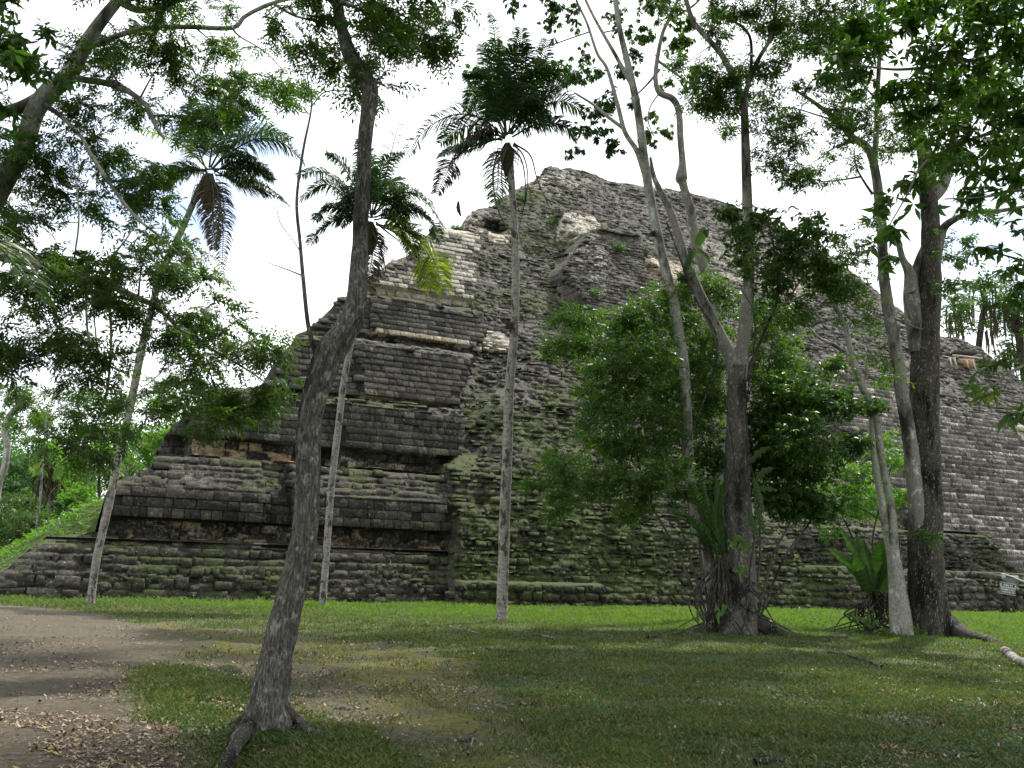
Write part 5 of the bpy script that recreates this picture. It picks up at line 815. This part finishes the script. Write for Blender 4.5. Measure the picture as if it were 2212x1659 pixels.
# trees behind the pyramid's right shoulder with hanging moss
for k, (lb, tr, bl) in enumerate([
  ('mossy tree behind the right shoulder of the pyramid, left of its neighbour', [(2100, 1000), (2110, 800), (2120, 700), (2130, 640)], [(2070, 640, 30, 22), (2120, 620, 34, 26), (2150, 650, 28, 22), (2060, 680, 20, 30, .8), (2140, 690, 20, 30, .7)]),
  ('mossy tree behind the right shoulder of the pyramid, at the right edge', [(2230, 1000), (2210, 800), (2195, 700), (2180, 640)], [(2180, 640, 34, 26), (2210, 690, 40, 40), (2200, 750, 36, 36), (2170, 790, 24, 20, .8), (2215, 820, 30, 25)])]):
    T = wood_tree(lb, (0, 0), 92, bl, 'mid', 120 + k, 'simple', 3.4, .9, w=14, bark='dark', tr=tr)
    T['group'] = 'mossy trees behind the pyramid'; rs = RS(k); m_ = []
    for j in range(70):
        b = bl[rs.randint(len(bl))]; c = at(b[0] + rs.uniform(-1, 1) * b[2], b[1] + rs.uniform(-.3, 1) * b[3], 91.5); l = rs.uniform(1, 3.6); m_.append(tube([c, c + [rs.normal() * .1, 0, -l * .5], c + [rs.normal() * .15, 0, -l]], [.07, .09, .02], 4, 5))
    V, F = cat_geo(m_); make('hanging_moss', V, F, LF['dead'], T, {'rnd': RS(2).rand(len(V))})
# ------------------------------------------------------------------ small built things
def plain(name, c, rough=.8, nz_=.25, sc=20):
    m, t, b = mat(name); g = G(t); n = g.noise(g.coord((1, 1, .4)), sc, 5); g.l(g.ramp(n, [(.3, tuple(x * (1 - nz_) for x in c)), (.7, tuple(min(1, x * (1 + nz_)) for x in c))]), b.inputs['Base Color']); b.inputs['Roughness'].default_value = rough; return m
M_WOOD = plain('silvered_wood', (.42, .38, .31)); M_ORANGE = plain('ochre_plaster', (.34, .19, .09)); M_SIGN = plain('sign_dark', (.022, .026, .025), .6); M_WHITE = plain('white_paint', (.75, .77, .74), .6, .05); M_POST = plain('dark_post', (.05, .042, .034)); M_TIN = plain('grey_panel', (.24, .24, .23), .7)
def bxg(c, s, rot=None):
    V = np.array([[x, y, z] for x in (-.5, .5) for y in (-.5, .5) for z in (-.5, .5)]) * s
    if rot is not None: V = V @ np.asarray(rot).T
    return V + c, np.array([[0, 1, 3, 2], [4, 6, 7, 5], [0, 4, 5, 1], [2, 3, 7, 6], [0, 2, 6, 4], [1, 5, 7, 3]])
def bar(p, q, w, d=None):
    p, q = np.asarray(p, float), np.asarray(q, float); dv = q - p; L = np.linalg.norm(dv); z = dv / L; x = np.cross(z, [0, 1, .01]); x /= np.linalg.norm(x); y = np.cross(z, x)
    return bxg((p + q) / 2, (w, d or w, L), np.stack([x, y, z], 1))
YR = 66.2
SR = thing('wooden_shelter', at(2085, 795, YR), 'small frame of silvered poles around an ochre niche on the pyramid\'s right shoulder', 'shelter')
for a, b_s, w_ in [((2052, 773), (2056, 794), 3), ((2061, 772), (2067, 795), 3.4), ((2101, 776), (2107, 799), 3.4), ((2088, 778), (2092, 796), 2.6)]:
    V, F = bar(at(*a, YR), at(*b_s, YR), w_ * ppm(YR)); make('post', V, F, M_WOOD, SR)
for a, b_s, w_, dy in [((2038, 769), (2060, 774), 2.5, .3), ((2058, 767), (2122, 774), 3.2, -.2), ((2070, 776), (2102, 779), 2.2, .2)]:
    V, F = bar(at(*a, YR + dy), at(*b_s, YR + dy), w_ * ppm(YR)); make('beam', V, F, M_WOOD, SR)
V, F = bxg(at(2083, 786, YR + .9), (1.0, .8, .62)); make('niche_wall', V, F, M_ORANGE, SR)
V, F = bxg(at(2082, 763, YR + .9), (1.6, .7, .25)); o = make('lintel_stone', V, F, STONE, SR, {'joint': np.zeros(8), 'pale': np.zeros(8), 'buff': np.zeros(8), 'lite': np.full(8, .3), 'moss': np.full(8, .2), 'stone': np.full(8, .5)})
# sign on its post
YS = 45.; sb = at(2177, 1308, YS) * [1, 1, 0]; SG = thing('warning_sign', sb, 'dark notice board with white lettering on a short dark post before the stairs', 'sign')
mS = ppm(YS); cS = at(2176, 1272, YS); ang = math.radians(14); Rz = np.array([[math.cos(ang), -math.sin(ang), 0], [math.sin(ang), math.cos(ang), 0], [0, 0, 1]]); tilt = np.array([[math.cos(.11), 0, math.sin(.11)], [0, 1, 0], [-math.sin(.11), 0, math.cos(.11)]])
RB = Rz @ tilt; bw, bh_ = 34 * mS, 23 * mS
V, F = bxg(cS, (bw, .06, bh_), RB); make('board', V, F, M_SIGN, SG)
fr = []
for (dx, dz, w_, h_) in ((0, bh_ / 2, bw + .06, .045), (0, -bh_ / 2, bw + .06, .045), (-bw / 2, 0, .045, bh_ - .05), (bw / 2, 0, .045, bh_ - .05)): fr.append(bxg(cS + RB @ np.array([dx, -.02, dz]), (w_, .09, h_), RB))
V, F = cat_geo(fr); make('frame', V, F, M_TIN, SG)
for j, tx in enumerate(['AREA EN', 'RESTAURACION', 'PROHIBIDO EL PASO', 'PLEASE DO NOT PASS']):
    cu = bpy.data.curves.new('t', 'FONT'); cu.body = tx; cu.size = .24 * bh_; cu.align_x = 'CENTER'; cu.align_y = 'CENTER'; cu.extrude = .004
    to = bpy.data.objects.new('t', cu); SC.collection.objects.link(to); dg = bpy.context.evaluated_depsgraph_get(); me = bpy.data.meshes.new_from_object(to.evaluated_get(dg)); bpy.data.objects.remove(to)
    o = bpy.data.objects.new('lettering', me); SC.collection.objects.link(o); me.materials.clear(); me.materials.append(M_WHITE)
    wdt = max(v.co.x for v in me.vertices) - min(v.co.x for v in me.vertices); sx = min(1.1, bw * .92 / wdt); M3 = RB @ np.array([[sx, 0, 0], [0, 0, -1], [0, 1, 0]]); pz = cS + RB @ np.array([0, -.045, bh_ * (.33 - .215 * j)])
    for v in me.vertices: v.co = Vector(M3 @ np.array(v.co) + pz - np.array(sb))
    o.parent = SG
V, F = bxg(at(2176, 1302, YS + .05), (8 * mS, .12, 44 * mS)); make('post', V, F, M_POST, SG)
IB = thing('info_stand', at(2185, 1306, YS + .8) * [1, 1, 0], 'grey display stand with sloping white-edged roof behind the warning sign', 'information stand')
V, F = bxg(at(2182, 1252, YS + .8), (24 * mS, .5, 18 * mS)); make('panel', V, F, M_TIN, IB)
for a, b_s in [((2167, 1240), (2193, 1248)), ((2195, 1250), (2225, 1262))]: V, F = bar(at(*a, YS + .5), at(*b_s, YS + .5), 1.7 * mS, .25); make('roof_edge', V, F, M_WHITE, IB)
V, F = cat_geo([bxg(at(x, 1288, YS + .9), (3 * mS, .1, 70 * mS)) for x in (2172, 2192)]); make('legs', V, F, M_POST, IB)
# ------------------------------------------------------------------ ground cover
def g_ok(x, y):
    """keep off the pyramid"""
    q = np.stack([x - C0[0], y - C0[1]], -1); return (q @ E2 < -.05) | (q @ E1 < -.3)
def sample(n, y0, y1, power, rs):
    u = rs.rand(n); y = (y0 ** (1 - power) + u * (y1 ** (1 - power) - y0 ** (1 - power))) ** (1 / (1 - power)); x = rs.uniform(-.62, .62, n) * y; return x, y
rs = RS(9); x, y = sample(620000, 6.6, 56, 1.55, rs); p, d, m = masks(x + rs.normal(0, .10, len(x)), y + rs.normal(0, .16, len(x))); dn = fbm(x * 1.2, y * 1.2, 50); keep = g_ok(x, y) & ~p
keep &= ~((d | m) & (rs.rand(len(x)) > .12)); keep &= rs.rand(len(x)) < (.12 + .3 * sst(20, 28, y) + 1.4 * sst(.36, .60, dn)); x, y, dn = x[keep], y[keep], dn[keep]; n = len(x)
tall = sst(23, 30, y) * 1.1 + .35; h = rs.uniform(.016, .055, n) * (.75 + tall * 1.1) * (.8 + .5 * fbm(x * .9, y * .9, 51)); a = rs.uniform(0, 6.283, n); w = rs.uniform(.0035, .006, n) * np.maximum(1, y / 9); ln = rs.uniform(.2, 1.4, n) * h
z0 = gh(x, y); V = np.empty((n, 4, 3)); ca, sa = np.cos(a), np.sin(a); b2 = a + rs.normal(1.57, .4, n)
V[:, 0] = np.stack([x - ca * w, y - sa * w, z0 - .01], -1); V[:, 1] = np.stack([x + ca * w, y + sa * w, z0 - .01], -1); V[:, 2] = np.stack([x + np.cos(b2) * ln * .5 + ca * w * .6, y + np.sin(b2) * ln * .5 + sa * w * .6, z0 + h * .7], -1); V[:, 3] = np.stack([x + np.cos(b2) * ln, y + np.sin(b2) * ln, z0 + h], -1)
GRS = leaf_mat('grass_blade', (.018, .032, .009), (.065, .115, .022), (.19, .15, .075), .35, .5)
for nd in GRS.node_tree.nodes:
    if nd.type == 'VALTORGB':
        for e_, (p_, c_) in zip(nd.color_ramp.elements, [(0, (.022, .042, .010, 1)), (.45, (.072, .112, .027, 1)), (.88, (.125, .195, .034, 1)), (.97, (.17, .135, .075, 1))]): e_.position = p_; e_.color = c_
lit_ = sst(22, 29, y + x * .15); cl = np.clip(.22 + .53 * lit_ + .35 * (rs.rand(n) - .5) + .6 * (dn - .5), 0, .9); cl = np.where(rs.rand(n) < .30 * (1 - lit_), 1, cl)  # far strip brighter and yellower: sunlight put into the blade colour
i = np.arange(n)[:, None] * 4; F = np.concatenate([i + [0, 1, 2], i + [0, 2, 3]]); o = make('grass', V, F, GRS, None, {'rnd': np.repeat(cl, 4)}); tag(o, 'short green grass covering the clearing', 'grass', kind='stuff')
x, y = sample(150000, 6.6, 24, 1.7, rs); p, d, m = masks(x + rs.normal(0, .1, len(x)), y + rs.normal(0, .15, len(x))); dn = fbm(x * 1.9, y * 1.9, 55, 3); keep = ~p & ~((d | m) & (rs.rand(len(x)) > .07)) & (rs.rand(len(x)) < sst(.42, .60, dn)); x, y = x[keep], y[keep]; n = len(x)
L = rs.uniform(.010, .028, n); a = rs.uniform(0, 6.283, n); ti = rs.normal(0, .5, n); z0 = gh(x, y) + rs.uniform(.012, .04, n); ca, sa = np.cos(a), np.sin(a); V = np.empty((n, 4, 3))
for q, (u, v) in enumerate([(-1, 0), (0, .5), (1, 0), (0, -.5)]): V[:, q] = np.stack([x + (ca * u - sa * v) * L, y + (sa * u + ca * v) * L, z0 + u * ti * L + v * rs.normal(0, .4, n) * L], -1)
o = make('creeping_herbs', V, np.arange(n * 4).reshape(-1, 4), LF['mid'], None, {'rnd': np.repeat(np.clip(rs.rand(n) * .9, 0, 1), 4)}); tag(o, 'tiny-leaved creeping herbs among the grass', 'ground cover', kind='stuff')
# weeds: bank, foot of the wall, and tufts growing on the pyramid
rs = RS(19); P = []
bx_ = rs.uniform(-24, -13, 8000); by_ = rs.uniform(31.8, 40, 8000); k_ = g_ok(bx_, by_) | (((bx_ - C0[0]) * E1[0] + (by_ - C0[1]) * E1[1]) < 2.8); P.append(np.stack([bx_, by_, gh(bx_, by_) + .02], -1)[k_]); V, R = scatter(P[0], 'simple', .9, rs); 
o = make('bank_weeds', V.reshape(-1, 3), np.arange(len(V) * 4).reshape(-1, 4), LF['lime'], None, {'rnd': np.repeat(R, 4)}); tag(o, 'bright green creeping plants on the bank beside the pyramid corner', 'weeds', kind='stuff')
ab = rs.uniform(-1, 60, 1500); ob = rs.uniform(.05, .7, 1500) + np.where(ab > 14, .7, 0) + np.where(ab > 31, .9, 0); kk = fbm(ab * .5, ab * 0, 88, 2) > .45; Pw = np.stack([C0[0] + ab * E1[0] - ob * E2[0], C0[1] + ab * E1[1] - ob * E2[1], np.full(1500, .03)], -1)[kk]; V, R = scatter(Pw, 'simple', .75, rs)
o = make('wall_foot_weeds', V.reshape(-1, 3), np.arange(len(V) * 4).reshape(-1, 4), LF['bright'], None, {'rnd': np.repeat(R, 4)}); tag(o, 'low leafy weeds along the foot of the pyramid wall', 'weeds', kind='stuff')
ms = np.clip(moss, 0, 1) + .25 * (fbm(A * .8, Z * .8, 60) > .60) * (moss > -.3); pr = (ms ** 1.5) * (Z < ztop[None] - .1) * (Z > .1); pr = pr.ravel() / pr.sum(); ii = rs.choice(len(pr), 9000, p=pr); P = VPf[ii] + np.array([0, -.03, .0]); V, R = scatter(P, 'simple', .42, rs)
o = make('wall_weeds', V.reshape(-1, 3), np.arange(len(V) * 4).reshape(-1, 4), LF['mid'], None, {'rnd': np.repeat(R, 4)}); tag(o, 'small weeds and moss tufts growing in the joints of the pyramid', 'weeds', kind='stuff')
for k, (px, py, s_, lb) in enumerate([(1245, 650, 10, 'green weed in the corner at the foot of the pale flank wall'), (1195, 480, 9, 'bright green shrub beside the upper pale stone patch'), (1130, 430, 10, 'weed tuft near the top left of the summit'), (1290, 560, 7, 'small plant on the ledge above the flank block'), (980, 500, 8, 'weed growing on the summit ledge left of the central palm')]):
    a0, z0_ = face(px, py); c = on_face(a0, z0_, .2); rs = RS(k); P = c + rs.normal(size=(60, 3)) * s_ * ppm(55) * .6; V, R = scatter(P, 'simple', 1.1, rs); T = make('ledge_shrub', V.reshape(-1, 3), np.arange(len(V) * 4).reshape(-1, 4), LF['bright'], None, {'rnd': np.repeat(R, 4)}); tag(T, lb, 'shrub', 'shrubs rooted on the pyramid')
# fallen leaves
rs = RS(29); x, y = sample(60000, 6.8, 30, 1.6, rs); p, d, m = masks(x, y); dn = fbm(x * 1.1, y * 1.1, 70); pk = (.30 * p * sst(22, 10, y) + .10 * p + .75 * d + .30 + .30 * sst(20, 9, y)) * (.08 + 2.3 * sst(.45, .64, dn)); k_ = (rs.rand(len(x)) < pk) & g_ok(x, y); x, y = x[k_], y[k_]; n = len(x)
L = rs.uniform(.018, .05, n) * np.where(rs.rand(n) < .35, 1.8, 1.1); wd_ = L * rs.uniform(.28, .5, n); a = rs.uniform(0, 6.283, n); cu = rs.uniform(.0, .55, n) * L; z0 = gh(x, y) + .012; ca, sa = np.cos(a), np.sin(a); V = np.empty((n, 6, 3))
for q, (u, v, zz) in enumerate([(-.5, 0, .5), (-.1, .5, .12), (-.1, 0, 0), (-.1, -.5, .25), (.5, 0, 1), (.2, .42, .5)]):
    V[:, q] = np.stack([x + ca * u * L - sa * v * wd_, y + sa * u * L + ca * v * wd_, z0 + zz * cu], -1)
i = np.arange(n)[:, None] * 6; F = np.concatenate([i + [0, 2, 1], i + [0, 3, 2], i + [2, 4, 5], i + [2, 5, 1], i + [3, 4, 2]])
m_, t_, b_n = mat('leaf_litter'); g = G(t_); g.l(g.ramp(g.attr('rnd'), [(0, (.06, .035, .022)), (.3, (.15, .095, .065)), (.6, (.27, .20, .15)), (.85, (.34, .28, .22)), (.93, (.10, .045, .03)), (.975, (.35, .30, .06))]), b_n.inputs['Base Color']); b_n.inputs['Roughness'].default_value = .6
o = make('leaf_litter', V, F, m_, None, {'rnd': np.repeat(rs.rand(n), 6)}); tag(o, 'fallen dry leaves scattered over the dirt and grass', 'fallen leaves', kind='stuff')
# sticks, stones, logs
def stick(pts, w, label, nm='stick', bark='dark'):
    P = [gnd(*q, z=.03) for q in pts]; P = [p_ + [0, 0, float(gh(p_[0], p_[1]))] for p_ in P]; R = [w * (1 - .5 * i / len(P)) for i in range(len(P))]; V, F = tube(P, R, 8, 16, knots=.3); V2 = V; o = make(nm, V2, F, BK[bark], None, None, True); return tag(o, label, 'stick' if nm == 'stick' else 'log')
stick([(1050, 1398), (1080, 1403), (1125, 1406)], .03, 'dark fallen stick lying alone in the grass in the middle'); stick([(968, 1352), (1000, 1358), (1040, 1368)], .02, 'thin dead twig in the grass left below the central palm', bark='grey')
stick([(1150, 1372), (1175, 1375), (1200, 1382)], .02, 'short pale twig in the grass right below the central palm', bark='grey'); stick([(1640, 1333), (1655, 1338), (1668, 1347)], .09, 'short sawn branch stub at the foot of the forked tree', 'log', 'pale')
stick([(2172, 1410), (2195, 1425), (2240, 1448)], .12, 'broken pale log end on the grass at the right edge', 'log', 'grey'); stick([(1400, 1378), (1440, 1372), (1500, 1366)], .05, 'dark root-like branch left of the middle cluster'); stick([(1010, 1640), (1017, 1618), (1022, 1600)], .012, 'thin upright pale twig in the right of the dirt strip', bark='grey')
stick([(1790, 1412), (1850, 1420), (1905, 1440)], .05, 'dark half-buried root in the grass below the right-hand cluster'); stick([(1630, 1650), (1670, 1644), (1700, 1642)], .03, 'stick in the grass at the bottom right of centre'); stick([(380, 1301), (410, 1308), (440, 1310)], .03, 'brown stick lying on the grass edge near the leftmost palm')
def stone(px, py, s, label, mt):
    c = gnd(px, py); rs = RS(int(px)); th, ph_ = np.meshgrid(np.linspace(0, 2 * np.pi, 18, endpoint=False), np.linspace(.02, np.pi - .02, 10)); d = np.stack([np.sin(ph_) * np.cos(th), np.sin(ph_) * np.sin(th), np.cos(ph_)], -1); r = 1 + .5 * (fbm(d[..., 0] * 1.5 + px, d[..., 1] * 1.5 + d[..., 2] * 1.3, 3) - .5)
    V = (d * r[..., None] * np.array([s, s * .7, s * .42])).reshape(-1, 3); i = np.arange(9)[:, None] * 18; j = np.arange(18)[None]; F = np.stack([i + j, i + 18 + j, i + 18 + (j + 1) % 18, i + (j + 1) % 18], -1).reshape(-1, 4)
    o = make('stone', V + c + [0, 0, float(gh(c[0], c[1])) + s * .08], F, STONE, None, {'joint': np.zeros(len(V)), 'pale': np.full(len(V), mt), 'buff': np.full(len(V), .4), 'lite': np.full(len(V), .8), 'moss': np.full(len(V), .25), 'stone': np.full(len(V), .6)}, True); return tag(o, label, 'stone', 'loose stones on the ground')
for px, py, s, lb, mt in [(492, 1452, .16, 'mossy half-buried stone in the dirt left of the leaning tree', .1), (745, 1532, .12, 'pale flat stone beside the mound right of the leaning tree', .4), (1317, 1352, .16, 'small dark clod on the grass between the central palm and the middle cluster', 0), (1755, 1338, .16, 'clump of grey debris on the bright grass between the two clusters', .2), (700, 1462, .07, 'small pale stone just right of the leaning trunk', .5), (1745, 1338, .1, 'little grey lump beside the debris on the bright grass', .2), (1010, 1600, .09, 'small pale stone at the bottom of the dirt strip', .35)]: stone(px, py, s, lb, mt)
hl = thing('hanging_leaf', at(992, 455, 20), 'single curled dark leaf hanging in the sky between the two palms', 'leaf'); V, F = strap([at(990, 434, 20), at(990, 450, 20), at(996, 468, 20)], .09, .3); make('blade', V, F, LF['dead'], hl, {'rnd': np.full(len(V), .1)}, True); V, F = tube([at(990, 434, 20), at(985, 200, 20), at(960, 10, 20)], [.002, .002, .002], 4, 6); make('thread', V, F, BK['twig'], hl)
for o in bpy.data.objects:
    if o.parent is None and 'label' in o and len(o['label'].split()) > 16: print('LONG', o['label'])
print('verts', sum(len(o.data.vertices) for o in bpy.data.objects if o.type == 'MESH'))
